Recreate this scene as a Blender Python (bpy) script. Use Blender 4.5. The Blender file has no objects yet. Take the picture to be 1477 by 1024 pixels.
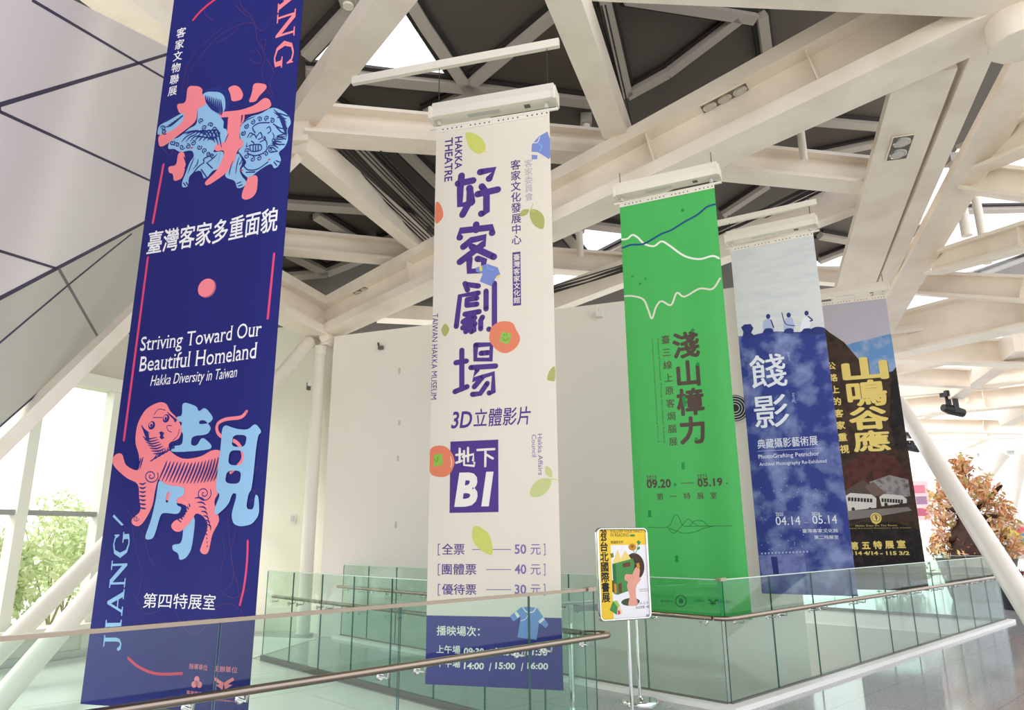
import bpy, math, random
import numpy as np
from mathutils import Vector, Matrix
random.seed(7); rng = np.random.default_rng(7)
S = bpy.context.scene
COL = S.collection
# ------------------------------------------------------------ camera, world, light, exposure
F, PITCH, ROLL, HC = 1021.4, .2522, -.0091, 1.6
CX, CY = 738.5, 512.0
def cam_axes():
    cp, sp, cr, sr = math.cos(PITCH), math.sin(PITCH), math.cos(ROLL), math.sin(ROLL)
    f = np.array([0, cp, sp]); r = np.array([1., 0, 0]); u = np.array([0, -sp, cp])
    return r*cr+u*sr, -r*sr+u*cr, f
AR, AU, AF = cam_axes()
cd = bpy.data.cameras.new('camera'); cam = bpy.data.objects.new('camera', cd); COL.objects.link(cam)
cd.sensor_width = 36; cd.lens = F/1477*36; cd.clip_end = 500
cam.matrix_world = Matrix(((AR[0], AU[0], -AF[0], 0), (AR[1], AU[1], -AF[1], 0), (AR[2], AU[2], -AF[2], HC), (0, 0, 0, 1)))
S.camera = cam
W = bpy.data.worlds.new('sky'); S.world = W; W.use_nodes = True
nt = W.node_tree; nt.nodes.clear()
wo = nt.nodes.new('ShaderNodeOutputWorld'); bg = nt.nodes.new('ShaderNodeBackground')
tc = nt.nodes.new('ShaderNodeTexCoord'); nz = nt.nodes.new('ShaderNodeTexNoise'); rp = nt.nodes.new('ShaderNodeValToRGB')
nz.inputs['Scale'].default_value = 3.5; nz.inputs['Detail'].default_value = 5
rp.color_ramp.elements[0].position = .38; rp.color_ramp.elements[0].color = (.84, .86, .98, 1)
rp.color_ramp.elements[1].position = .62; rp.color_ramp.elements[1].color = (1, 1, 1, 1)
nt.links.new(tc.outputs['Generated'], nz.inputs['Vector']); nt.links.new(nz.outputs['Fac'], rp.inputs['Fac'])
nt.links.new(rp.outputs['Color'], bg.inputs['Color']); nt.links.new(bg.outputs['Background'], wo.inputs['Surface'])
bg.inputs['Strength'].default_value = 1.0
sd = bpy.data.lights.new('sun', 'SUN'); sd.energy = 2.2; sd.angle = .6; sd.color = (1, .96, .88)
sun = bpy.data.objects.new('sun', sd); COL.objects.link(sun); sun.rotation_euler = (math.radians(50), 0, math.radians(-80))
S.view_settings.view_transform = 'Standard'; S.view_settings.look = 'None'; S.view_settings.gamma = 1
S.view_settings.use_curve_mapping = False; S.view_settings.exposure = 1.02
S.cycles.max_bounces = 10; S.cycles.transparent_max_bounces = 24; S.cycles.diffuse_bounces = 5
S.cycles.use_denoising = True; S.cycles.caustics_reflective = False; S.cycles.caustics_refractive = False

# ------------------------------------------------------------ measuring helpers: pixel + a real distance or plane -> point in the place
CAM = np.array([0, 0, HC])
def ray(x, y): return AR*(x-CX)/F - AU*(y-CY)/F + AF
def Q(x, y, r):
    d = ray(x, y); return CAM + d*r/math.hypot(d[0], d[1])
def on_z(x, y, z):
    d = ray(x, y); return CAM + d*(z-HC)/d[2]
def on_plane(x, y, p, n):
    d = ray(x, y); n = np.asarray(n, float); return CAM + d*(n@(np.asarray(p)-CAM))/(n@d)
YU = .8171
UD = np.array([math.sin(YU), math.cos(YU), 0]); VD = np.array([-math.cos(YU), math.sin(YU), 0]); ZD = np.array([0, 0, 1.])
def UV(u, v, z=0): return UD*u + VD*v + ZD*z
def azd(deg): a = math.radians(deg); return np.array([math.sin(a), math.cos(a), 0])

# ------------------------------------------------------------ materials
MATS = {}
def lin(c): return tuple((x/255/12.92 if x/255 <= .04045 else ((x/255+.055)/1.055)**2.4) for x in c)
def mat(name, rgb, rough=.5, metal=0, noise=0, scale=6, bump=0, spec=.5, rgb2=None, stretch=None):
    """rgb in 0-255 display values; noise mixes towards rgb2 (dirt, print grain, stone)"""
    if name in MATS: return MATS[name]
    m = bpy.data.materials.new(name); m.use_nodes = True; n = m.node_tree; b = n.nodes['Principled BSDF']
    c = lin(rgb); b.inputs['Base Color'].default_value = (*c, 1); b.inputs['Roughness'].default_value = rough
    b.inputs['Metallic'].default_value = metal; b.inputs['Specular IOR Level'].default_value = spec
    if noise or bump:
        t = n.nodes.new('ShaderNodeTexCoord'); z = n.nodes.new('ShaderNodeTexNoise'); z.inputs['Scale'].default_value = scale
        z.inputs['Detail'].default_value = 6
        src = t.outputs['Object']
        if stretch:
            mp = n.nodes.new('ShaderNodeMapping'); mp.inputs['Scale'].default_value = stretch
            n.links.new(src, mp.inputs['Vector']); src = mp.outputs['Vector']
        n.links.new(src, z.inputs['Vector'])
        if noise:
            mx = n.nodes.new('ShaderNodeMix'); mx.data_type = 'RGBA'
            rr = n.nodes.new('ShaderNodeValToRGB'); rr.color_ramp.elements[0].position = .45; rr.color_ramp.elements[1].position = .72
            rr.color_ramp.elements[1].color = (noise, noise, noise, 1)
            c2 = lin(rgb2) if rgb2 else tuple(x*.6 for x in c)
            mx.inputs['A'].default_value = (*c, 1); mx.inputs['B'].default_value = (*c2, 1)
            n.links.new(z.outputs['Fac'], rr.inputs['Fac']); n.links.new(rr.outputs['Color'], mx.inputs['Factor'])
            n.links.new(mx.outputs['Result'], b.inputs['Base Color'])
        if bump:
            bp = n.nodes.new('ShaderNodeBump'); bp.inputs['Strength'].default_value = bump; bp.inputs['Distance'].default_value = .02
            n.links.new(z.outputs['Fac'], bp.inputs['Height']); n.links.new(bp.outputs['Normal'], b.inputs['Normal'])
    MATS[name] = m; return m
def glass_mat(name, tint, refl=1.0, rough=.0):
    if name in MATS: return MATS[name]
    m = bpy.data.materials.new(name); m.use_nodes = True; n = m.node_tree; n.nodes.clear()
    o = n.nodes.new('ShaderNodeOutputMaterial'); mx = n.nodes.new('ShaderNodeMixShader')
    tr = n.nodes.new('ShaderNodeBsdfTransparent'); gl = n.nodes.new('ShaderNodeBsdfGlossy'); fr = n.nodes.new('ShaderNodeLayerWeight')
    fr.inputs['Blend'].default_value = .5; pw = n.nodes.new('ShaderNodeMath'); pw.operation = 'POWER'; pw.inputs[1].default_value = 5
    mu = n.nodes.new('ShaderNodeMath'); mu.operation = 'MULTIPLY_ADD'; mu.inputs[1].default_value = .95*refl; mu.inputs[2].default_value = .045*refl
    n.links.new(fr.outputs['Facing'], pw.inputs[0])
    tr.inputs['Color'].default_value = (*tint, 1); gl.inputs['Roughness'].default_value = rough
    n.links.new(pw.outputs[0], mu.inputs[0]); n.links.new(mu.outputs[0], mx.inputs['Fac'])
    n.links.new(tr.outputs[0], mx.inputs[1]); n.links.new(gl.outputs[0], mx.inputs[2]); n.links.new(mx.outputs[0], o.inputs['Surface'])
    MATS[name] = m; return m
M_BEAM = mat('white_steel_paint', (247, 236, 222), .36, noise=.6, scale=1.3, rgb2=(222, 208, 190))
M_COLUMN = mat('column_paint', (240, 234, 222), .35, noise=.3, scale=1.1, rgb2=(226, 216, 200))
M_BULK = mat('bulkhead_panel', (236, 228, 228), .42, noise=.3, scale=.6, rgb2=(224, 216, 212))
M_SEAM = mat('dark_seam', (62, 60, 84), .6)
M_ROOF = mat('roof_panel', (80, 73, 66), .5, noise=.35, scale=.7, rgb2=(68, 61, 56))
M_MULL = mat('roof_profile', (172, 164, 154), .4)
M_MULLD = mat('dark_gasket', (40, 36, 34), .6)
M_WALL = mat('wall_paint', (241, 233, 223), .6, noise=.2, scale=.8, rgb2=(234, 225, 213))
M_WALLY = mat('wall_yellow_lit', (238, 236, 216), .6)  # white wall with the yellow-green light on it put into the colour
M_ALU = mat('aluminium', (206, 206, 200), .35, .3)
M_LIFT = mat('lift_casing_white', (238, 230, 216), .4)
M_STEEL = mat('brushed_steel', (158, 144, 130), .26, 1.0)
M_CHROME = mat('polished_steel', (222, 222, 220), .1, 1.0)
M_BLACK = mat('black_plastic', (24, 24, 30), .4)
M_CABLE = mat('dark_cable', (46, 42, 44), .6)
M_KERB = mat('white_kerb', (238, 236, 230), .4)
M_GLASS = glass_mat('green_glass', (.86, .945, .91), .75)
M_GEDGE = mat('glass_edge', (28, 96, 92), .15)
M_PANE = glass_mat('window_glass', (.97, .985, .975), .8)
M_LAMP = mat('lamp_reflector', (214, 208, 196), .12, .8)
M_DARKHOLE = mat('recess_grey', (104, 100, 92), .5)
M_WFRAME = mat('window_frame', (226, 226, 212), .4)

# ------------------------------------------------------------ mesh builder
class MB:
    def __init__(s): s.v, s.f, s.m, s.mats, s.smooth = [], [], [], [], []
    def mi(s, m):
        if m not in s.mats: s.mats.append(m)
        return s.mats.index(m)
    def add(s, vs, fs, m, smooth=False):
        o = len(s.v); k = s.mi(m); s.v += [tuple(map(float, p)) for p in vs]
        for f in fs: s.f.append(tuple(o+i for i in f)); s.m.append(k); s.smooth.append(smooth)
        return s
    def hexa(s, c, m):   # 8 corners: bottom ring then top ring
        return s.add(c, [(3, 2, 1, 0), (4, 5, 6, 7), (0, 1, 5, 4), (1, 2, 6, 5), (2, 3, 7, 6), (3, 0, 4, 7)], m)
    def box(s, c, ax, ay, az, hx, hy, hz, m):
        c, ax, ay, az = map(np.asarray, (c, ax, ay, az))
        k = [c+ax*hx*i+ay*hy*j+az*hz*l for l in (-1, 1) for i, j in ((-1, -1), (1, -1), (1, 1), (-1, 1))]
        return s.hexa(k, m)
    def tube(s, pts, r, m, n=12, cap=True):
        pts = [np.asarray(p, float) for p in pts]; R = r if hasattr(r, '__len__') else [r]*len(pts)
        vs = []; fs = []; ref = None
        for i, p in enumerate(pts):
            t = pts[min(i+1, len(pts)-1)]-pts[max(i-1, 0)]; t = t/np.linalg.norm(t)
            if ref is None: ref = np.array([0, 0, 1.]) if abs(t[2]) < .9 else np.array([1., 0, 0])
            a = np.cross(t, ref); a /= np.linalg.norm(a); b = np.cross(a, t); ref = b
            for k in range(n):
                g = 2*math.pi*k/n; vs.append(p+R[i]*(a*math.cos(g)+b*math.sin(g)))
        for i in range(len(pts)-1):
            for k in range(n):
                fs.append((i*n+k, i*n+(k+1) % n, (i+1)*n+(k+1) % n, (i+1)*n+k))
        s.add(vs, fs, m, True)
        if cap:
            s.add(vs[:n], [tuple(range(n))], m); s.add(vs[-n:], [tuple(range(n))], m)
        return s
    def prism(s, pts, off, m, m2=None):
        n = len(pts); pts = [np.asarray(p) for p in pts]; q = [p+off for p in pts]
        s.add(pts+q, [tuple(range(n))[::-1], tuple(range(n, 2*n))], m)
        return s.add(pts+q, [(i, (i+1) % n, (i+1) % n+n, i+n) for i in range(n)], m2 or m)
    def build(s, name, parent=None):
        me = bpy.data.meshes.new(name); me.from_pydata(s.v, [], s.f)
        for m in s.mats: me.materials.append(m)
        me.polygons.foreach_set('material_index', s.m); me.polygons.foreach_set('use_smooth', s.smooth); me.update()
        o = bpy.data.objects.new(name, me); COL.objects.link(o)
        if parent is not None:
            o.parent = parent; o.matrix_parent_inverse = parent.matrix_world.inverted()
        return o
def tag(o, label=None, cat=None, group=None, kind=None):
    for k, v in (('label', label), ('category', cat), ('group', group), ('kind', kind)):
        if v: o[k] = v
    return o
def thing(name, loc, label, cat, group=None):
    o = bpy.data.objects.new(name, None); COL.objects.link(o); o.empty_display_size = .2
    o.matrix_world = Matrix.Translation(Vector([float(x) for x in loc])); return tag(o, label, cat, group)
def struct(name, mb, parent=None):
    o = mb.build(name, parent); o['kind'] = 'structure'; return o
def beam_axes(p0, p1):
    t = np.asarray(p1)-np.asarray(p0); L = np.linalg.norm(t); t = t/L
    a = np.cross(t, ZD); a /= np.linalg.norm(a); b = np.cross(a, t); return t, a, b, L
def boxbeam(mb, p0, p1, b, h, m=M_BEAM, s0=1, s1=1):
    t, a, up, L = beam_axes(p0, p1); c = []
    ring = ((-1, -1), (1, -1), (1, 1), (-1, 1))
    k = [np.asarray(p0)+a*i*b/2*s0+up*j*h/2*s0 for i, j in ring]+[np.asarray(p1)+a*i*b/2*s1+up*j*h/2*s1 for i, j in ring]
    return mb.hexa(k, m)
def ibeam(mb, p0, p1, b, h, tf, tw, m=M_BEAM, s0=1, s1=1):
    t, a, up, L = beam_axes(p0, p1); p0 = np.asarray(p0); p1 = np.asarray(p1)
    o0 = up*(h-tf)/2*s0; o1 = up*(h-tf)/2*s1
    boxbeam(mb, p0+o0, p1+o1, b, tf, m, s0, s1); boxbeam(mb, p0-o0, p1-o1, b, tf, m, s0, s1)
    boxbeam(mb, p0, p1, tw, h-tf*1.0, m, s0, s1)
    # stiffeners
    n = max(1, int(L/2.2))
    for i in range(1, n):
        f = i/n; c = p0+(p1-p0)*f; sc = s0+(s1-s0)*f
        mb.box(c, a, up, t, b*.42*sc, (h/2-tf*.6)*sc, .01, m)
    return mb

# ------------------------------------------------------------ filled outlines (print, roof with openings)
_scr = {}
def fill2d(loops):
    c = bpy.data.curves.new('scratch', 'CURVE'); c.dimensions = '2D'; c.fill_mode = 'BOTH'
    for lp in loops:
        sp = c.splines.new('POLY'); sp.points.add(len(lp)-1); sp.use_cyclic_u = True
        for p, q in zip(sp.points, lp): p.co = (q[0], q[1], 0, 1)
    o = bpy.data.objects.new('scratch', c); COL.objects.link(o)
    dg = bpy.context.evaluated_depsgraph_get(); e = o.evaluated_get(dg); me = e.to_mesh()
    v = [(p.co.x, p.co.y) for p in me.vertices]; f = [tuple(p.vertices) for p in me.polygons]
    e.to_mesh_clear(); bpy.data.objects.remove(o); bpy.data.curves.remove(c)
    return v, f
_tc = bpy.data.curves.new('lettering_scratch', 'FONT'); _tc.resolution_u = 3
_to = bpy.data.objects.new('lettering_scratch', _tc); COL.objects.link(_to)
def glyphs(s, bold=0., shear=0., space=1., serif=False):
    key = (s, bold, shear, space, serif)
    if key in _scr: return _scr[key]
    latin = all(ord(c) < 256 for c in s) and bold > .012; _tc.offset = bold if latin else 0
    _tc.body = s; _tc.shear = shear; _tc.space_character = space
    dg = bpy.context.evaluated_depsgraph_get(); dg.update(); e = _to.evaluated_get(dg); me = e.to_mesh()
    v = np.array([(p.co.x, p.co.y) for p in me.vertices]).reshape(-1, 2); f = [tuple(p.vertices) for p in me.polygons]
    e.to_mesh_clear()
    lay = [0]*len(f)
    if bold > 0 and not latin:   # heavier weight: the outline repeated a stroke-width apart
        n = len(v); sh = [(bold*math.cos(g), bold*math.sin(g)) for g in (np.arange(8 if bold > .02 else 4)*(math.pi/4 if bold > .02 else math.pi/2)+math.pi/4)]
        if bold > .025: sh += [(0, 0)]+[(x*.5, y*.5) for x, y in sh]
        lay = [k for k in range(len(sh)) for q in f]; f = [tuple(i+n*k for i in q) for k in range(len(sh)) for q in f]; v = np.concatenate([v+np.array(o) for o in sh])
    if serif:   # book lettering: a short foot across every flat stem end
        use = {}
        for q in f:
            for i in range(len(q)): k = tuple(sorted((q[i], q[(i+1) % len(q)]))); use[k] = use.get(k, 0)+1
        v = list(map(tuple, v)); top = max(p[1] for p in v)
        for (i, j), c in use.items():
            (x0, y0), (x1, y1) = v[i], v[j]; L = abs(x1-x0)
            if c == 1 and abs(y1-y0) < .012 and .045 < L < .125:
                y = (y0+y1)/2; up = 1 if y < .2 else -1; a, b = min(x0, x1)-.042, max(x0, x1)+.042; o = len(v)
                v += [(a, y), (b, y), (b, y+up*.03), (a, y+up*.03)]; f.append((o, o+1, o+2, o+3)); lay.append(1)
        v = np.array(v)
    _scr[key] = (v, f, lay); return v, f, lay
_ref = glyphs('國')[0]; REF_LO, REF_HI = _ref.min(0), _ref.max(0)
def smooth_pts(pts, closed=False, k=5):
    P = [np.asarray(p, float) for p in pts]; n = len(P); out = []
    if n < 3: return P
    for i in range(n if closed else n-1):
        g = lambda j: P[j % n] if closed else P[min(max(j, 0), n-1)]
        a, b, c, d = g(i-1), g(i), g(i+1), g(i+2)
        for q in range(k):
            t = q/k; out.append(.5*((2*b)+(c-a)*t+(2*a-5*b+4*c-d)*t*t+(3*b-a-3*c+d)*t**3))
    if not closed: out.append(P[-1])
    return out

class Sheet:
    """A printed sheet: BL corner, right/up unit vectors, size; prints go on its front."""
    def __init__(s, bl, right, up, w, h, amp=0., ph=0.):
        s.bl, s.r, s.u, s.w, s.h, s.amp, s.ph = map(lambda x: x, (np.asarray(bl), np.asarray(right), np.asarray(up), w, h, amp, ph))
        s.n = np.cross(s.r, s.u); s.mb = MB(); s.boxes = []
        s.gs = np.linspace(0, w, 25); s.gv = amp*(np.sin(s.gs/w*7.5+ph)+.4*np.sin(s.gs/w*14+ph*2.1)); s.gt = np.linspace(0, h, 9); s.ga = .15+.85*np.clip((h-s.gt)/h, 0, 1)**.7
    def off(s, a, t):
        """fold depth, linear between the nodes of a grid so that prints lie exactly on the cloth"""
        a = np.asarray(a, float); t = np.asarray(t, float)
        return np.interp(a, s.gs, s.gv)*np.interp(t, s.gt, s.ga)
    def P(s, a, t, e=0.): return s.bl+s.r*a+s.u*t+s.n*(float(s.off(a, t))+e)
    def loc(s, x, y):
        p = on_plane(x, y, s.bl, s.n)-s.bl; return np.array([p@s.r, p@s.u])
    def cloth(s, m, *_, th=.003):
        nx, ny = len(s.gs)-1, len(s.gt)-1
        for e, fl in ((0, 0), (-th, 1)):
            vs = [s.P(a, t, e) for t in s.gt for a in s.gs]
            fs = [(j*(nx+1)+i, j*(nx+1)+i+1, (j+1)*(nx+1)+i+1, (j+1)*(nx+1)+i) for j in range(ny) for i in range(nx)]
            s.mb.add(vs, [f[::-1] for f in fs] if fl else fs, m, True)
    @staticmethod
    def cut(poly, ax, c, keep_hi):
        out = []; n = len(poly)
        for i in range(n):
            p, q = poly[i], poly[(i+1) % n]; dp, dq = p[ax]-c, q[ax]-c
            if not keep_hi: dp, dq = -dp, -dq
            if dp >= 0: out.append(p)
            if dp*dq < 0:
                f = dp/(dp-dq); out.append((p[0]+(q[0]-p[0])*f, p[1]+(q[1]-p[1])*f))
        return out
    def put(s, V, Fc, m, lay=None):
        V = np.asarray(V, float); lo, hi = V.min(0), V.max(0); lv = 1
        for l2, h2, k in s.boxes:
            if lo[0] < h2[0] and hi[0] > l2[0] and lo[1] < h2[1] and hi[1] > l2[1]: lv = max(lv, k+1)
        s.boxes.append((lo, hi, lv)); e = .0006+.00026*lv
        vs, fs, es = [], [], []
        for fi, f in enumerate(Fc):
            P = [tuple(V[i]) for i in f]; todo = [P]
            for ax, g, lim in ((0, s.gs, s.w), (1, s.gt, s.h)):
                nxt = []
                for p in todo:
                    p = s.cut(s.cut(p, ax, 0., True), ax, lim, False) if (min(q[ax] for q in p) < 0 or max(q[ax] for q in p) > lim) else p
                    if len(p) < 3: continue
                    a, b = min(q[ax] for q in p), max(q[ax] for q in p)
                    for c in g[(g > a+1e-6) & (g < b-1e-6)]:
                        lowp = s.cut(p, ax, c, False); p = s.cut(p, ax, c, True)
                        if len(lowp) > 2: nxt.append(lowp)
                        if len(p) < 3: break
                    if len(p) > 2: nxt.append(p)
                todo = nxt
            for p in todo: fs.append(tuple(range(len(vs), len(vs)+len(p)))); vs += p; es += [e+(lay[fi]*1.2e-5 if lay else 0)]*len(p)
        if vs: s.mb.add([s.P(a, t, q) for (a, t), q in zip(vs, es)], fs, m, True)
    def poly(s, loops, m, smooth=False, px=True, sub=.0):
        """outline(s) measured in the photograph -> filled print"""
        if not isinstance(loops[0][0], (tuple, list, np.ndarray)): loops = [loops]
        L = []
        for lp in loops:
            q = [s.loc(*p) if px else np.asarray(p, float) for p in lp]
            if smooth == 'corner':   # soften the corners like brush lettering
                for _ in range(2): q = [z for i in range(len(q)) for z in (q[i]*.8+q[(i+1) % len(q)]*.2, q[i]*.2+q[(i+1) % len(q)]*.8)]
            elif smooth: q = smooth_pts(q, True, 4)
            if sub:   # extra points so that a wide patch follows the folds
                z = []
                for i in range(len(q)):
                    a, b = q[i], q[(i+1) % len(q)]; n = max(1, int(np.linalg.norm(b-a)/sub)); z += [a+(b-a)*j/n for j in range(n)]
                q = z
            L.append(q)
        V, Fc = fill2d(L); s.put(V, Fc, m)
    def rect(s, a0, t0, a1, t1, m, nx=16, ny=8):
        V = [(a0+(a1-a0)*i/nx, t0+(t1-t0)*j/ny) for j in range(ny+1) for i in range(nx+1)]
        s.put(V, [(j*(nx+1)+i, j*(nx+1)+i+1, (j+1)*(nx+1)+i+1, (j+1)*(nx+1)+i) for j in range(ny) for i in range(nx)], m)
    def stroke(s, pts, w, m, smooth=True, px=True, taper=False, rnd=True):
        q = [s.loc(*p) if px else np.asarray(p, float) for p in pts]
        if smooth: q = smooth_pts(q)
        if px: w = w*s.pxm(*pts[0])
        V = []; Fc = []; n = len(q)
        for i in range(n):
            t = q[min(i+1, n-1)]-q[max(i-1, 0)]; t = t/(np.linalg.norm(t)+1e-9); b = np.array([-t[1], t[0]])
            ww = w/2*(math.sin(math.pi*(.08+.84*i/(n-1))) if taper else 1)
            V += [q[i]+b*ww, q[i]-b*ww]
        Fc = [(2*i, 2*i+1, 2*i+3, 2*i+2) for i in range(n-1)]
        if rnd and not taper:
            for c in ((q[0], q[-1])):
                o = len(V); V += [c+w/2*np.array([math.cos(g*math.pi/6), math.sin(g*math.pi/6)]) for g in range(12)]; Fc.append(tuple(range(o, o+12)))
        s.put(V, Fc, m)
    def pxm(s, x, y):  # metres per pixel (vertical) there
        return abs(s.loc(x, y+4)[1]-s.loc(x, y-4)[1])/8
    def disc(s, x, y, rx, ry, m, n=28):
        c = s.loc(x, y); k = s.pxm(x, y); kx = abs(s.loc(x+4, y)[0]-s.loc(x-4, y)[0])/8
        V = [c+np.array([rx*kx*math.cos(2*math.pi*i/n), ry*k*math.sin(2*math.pi*i/n)]) for i in range(n)]
        s.put(V, [tuple(range(n))], m)
    def text(s, t, x0, y0, x1, y1, m, bold=0., rot=0, shear=0., space=1., serif=False):
        """a line of lettering set between the photo's top-left and bottom-right corners of that line"""
        V, Fc, ly = glyphs(t, bold, shear, space, serif); lo, hi = V.min(0), V.max(0); N = (V-lo)/(hi-lo)
        if rot == -90: N = np.stack([N[:, 1], 1-N[:, 0]], 1)
        if rot == 90: N = np.stack([1-N[:, 1], N[:, 0]], 1)
        a, b = s.loc(x0, y0), s.loc(x1, y1); p0 = np.array([a[0], b[1]]); p1 = np.array([b[0], a[1]])
        s.put(p0+N*(p1-p0), Fc, m, ly)
    def column(s, chars, x0, y0, x1, y1, size, m, bold=0., wide=1., size1=None):
        """characters one below another, centres from (x0,y0) to (x1,y1), size = character height in photo pixels"""
        n = len(chars)
        for i, ch in enumerate(chars):
            f = i/max(1, n-1); x, y = x0+(x1-x0)*f, y0+(y1-y0)*f; c = s.loc(x, y)
            k = s.pxm(x, y)*(size+((size1 or size)-size)*f)/(REF_HI[1]-REF_LO[1])
            V, Fc, ly = glyphs(ch, bold); N = (V-(REF_LO+REF_HI)/2)*np.array([k*wide, k])
            s.put(c+N, Fc, m, ly)

print_mats = {}
def ink(name, rgb): return mat('ink_'+name, rgb, .5, spec=.3)
# ============================================================ SHELL: floor, walls, roof, trusses
def floor_mat():
    m = bpy.data.materials.new('polished_terrazzo'); m.use_nodes = True; n = m.node_tree; b = n.nodes['Principled BSDF']
    t = n.nodes.new('ShaderNodeTexCoord'); mp = n.nodes.new('ShaderNodeMapping'); mp.inputs['Rotation'].default_value = (0, 0, YU-math.pi/2)
    br = n.nodes.new('ShaderNodeTexBrick'); br.offset = 0
    for k, v in (('Scale', 1.), ('Brick Width', 1.1), ('Row Height', 1.1), ('Mortar Size', .006), ('Mortar Smooth', .1)): br.inputs[k].default_value = v
    n1 = n.nodes.new('ShaderNodeTexNoise'); n1.inputs['Scale'].default_value = 55; n1.inputs['Detail'].default_value = 3
    r1 = n.nodes.new('ShaderNodeValToRGB'); r1.color_ramp.elements[0].color = (*lin((146, 147, 148)), 1); r1.color_ramp.elements[1].color = (*lin((186, 186, 184)), 1)
    r1.color_ramp.elements[0].position = .35; r1.color_ramp.elements[1].position = .65
    mx = n.nodes.new('ShaderNodeMix'); mx.data_type = 'RGBA'; mx.inputs['B'].default_value = (*lin((138, 138, 138)), 1)
    n.links.new(t.outputs['Object'], mp.inputs['Vector']); n.links.new(mp.outputs['Vector'], br.inputs['Vector']); n.links.new(t.outputs['Object'], n1.inputs['Vector'])
    n.links.new(n1.outputs['Fac'], r1.inputs['Fac']); n.links.new(r1.outputs['Color'], mx.inputs['A']); n.links.new(br.outputs['Fac'], mx.inputs['Factor'])
    n.links.new(mx.outputs['Result'], b.inputs['Base Color']); b.inputs['Roughness'].default_value = .1
    return m
M_FLOOR = floor_mat()
outer = [(-14, -8), (26, -8), (26, 34), (-14, 34)]
# window wall on the left, end wall, white wall behind the banners
WD = azd(26); WP = np.array([-6.42, 10.75, 0]); WN = np.cross(WD, ZD)
ED = azd(106.8); EP = np.array([-3.36, 12.87, 0]); EN = np.cross(ED, ZD)
WEND = WP+WD*3.15
W2P = EP-ED*.30
hole = [UV(6.58, 4.02)[:2], UV(16.28, 4.02)[:2], UV(16.28, 9.6)[:2], UV(6.58, 11.2)[:2]]
hole = [tuple(p) for p in hole]
fout = [tuple((WP-WD*16)[:2]), tuple(UV(-2, -9)[:2]), tuple(UV(34, -9)[:2]), tuple(UV(34, 14)[:2]), tuple(UV(22, 14)[:2]), (-1., 22.), (-4.9, 16.5), tuple((WEND+WD*.6)[:2])]
V2, F2 = fill2d([fout, hole])
mb = MB()
mb.add([(x, y, 0) for x, y in V2], F2, M_FLOOR); mb.add([(x, y, -.3) for x, y in V2], F2, M_FLOOR)
for lp in (fout, hole):
    n_ = len(lp); mb.add([(x, y, 0) for x, y in lp]+[(x, y, -.3) for x, y in lp], [(i, (i+1) % n_, (i+1) % n_+n_, i+n_) for i in range(n_)], M_KERB)
struct('floor', mb)
mb = MB(); tile = [UV(-9, 4.12), UV(4.56, 4.12), UV(4.56, 10.2), EP-VD*.3-UD*.2, w_ := WP+WD*2.6+np.array([.2, 0, 0]), WP-WD*9+np.array([.2, 0, 0])]
tile = [np.array([p[0], p[1], 0]) for p in tile]
mb.prism([p+ZD*.001 for p in tile], ZD*.005, mat('white_floor_tile', (236, 236, 230), .22)); struct('floor_tile', mb)
for k_ in range(7):
    mb = MB(); a = UV(-5+k_*1.5, 4.14); b = UV(-5+k_*1.5, 9.4); b = b if k_ > 3 else UV(-5+k_*1.5, 6.2+k_*.9); mb.box((a+b)/2+ZD*.0064, UD, VD, ZD, .006, np.linalg.norm(b-a)/2, .0006, M_ALU); struct('trim_tile_joint', mb)
for k_ in range(4):
    a = UV(-3.5+k_*.8, 5.2+k_*1.25); b = UV(4.5, 5.2+k_*1.25); mb = MB(); mb.box((a+b)/2+ZD*.0064, UD, VD, ZD, np.linalg.norm(b-a)/2, .006, .0006, M_ALU); struct('trim_tile_joint', mb)
mb = MB(); c = UV(11, 8); mb.box(c+ZD*-4.1, UD, VD, ZD, 8, 6, .1, mat('lower_floor_tile', (206, 202, 194), .3)); struct('lower_floor', mb)
for a, b_ in ((UV(3, 2), UV(19, 2)), (UV(19, 2), UV(19, 14)), (UV(19, 14), UV(3, 14)), (UV(3, 14), UV(3, 2))):
    t_ = (b_-a)/np.linalg.norm(b_-a); mb = MB(); mb.box((a+b_)/2-ZD*2.35, t_, np.cross(t_, ZD), ZD, np.linalg.norm(b_-a)/2+.1, .1, 1.95, mat('light_stop_wall', (226, 222, 214), .6)); struct('wall_light_stop', mb)  # unseen walls added to keep sky light from below out of the opening
# outside ground
mb = MB(); mb.box((0, 20, -.72), (1, 0, 0), (0, 1, 0), ZD, 90, 90, .05, mat('lawn', (206, 206, 192), .9, noise=.6, scale=.5, rgb2=(220, 218, 206)))
# (cut away under the building by sitting below it)
gx = struct('ground', mb); 
# keep the stairwell clear of the ground slab
gv, gf = fill2d([[(-70, -40), (90, -40), (90, 110), (-70, 110)], [tuple(UV(3.05, 2.05)[:2]), tuple(UV(18.95, 2.05)[:2]), tuple(UV(18.95, 13.95)[:2]), tuple(UV(3.05, 13.95)[:2])]])
bpy.data.objects.remove(gx); mb = MB(); G_ = mat('lawn', ()); mb.add([(x, y, -.75) for x, y in gv], gf, G_); struct('ground', mb)

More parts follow.
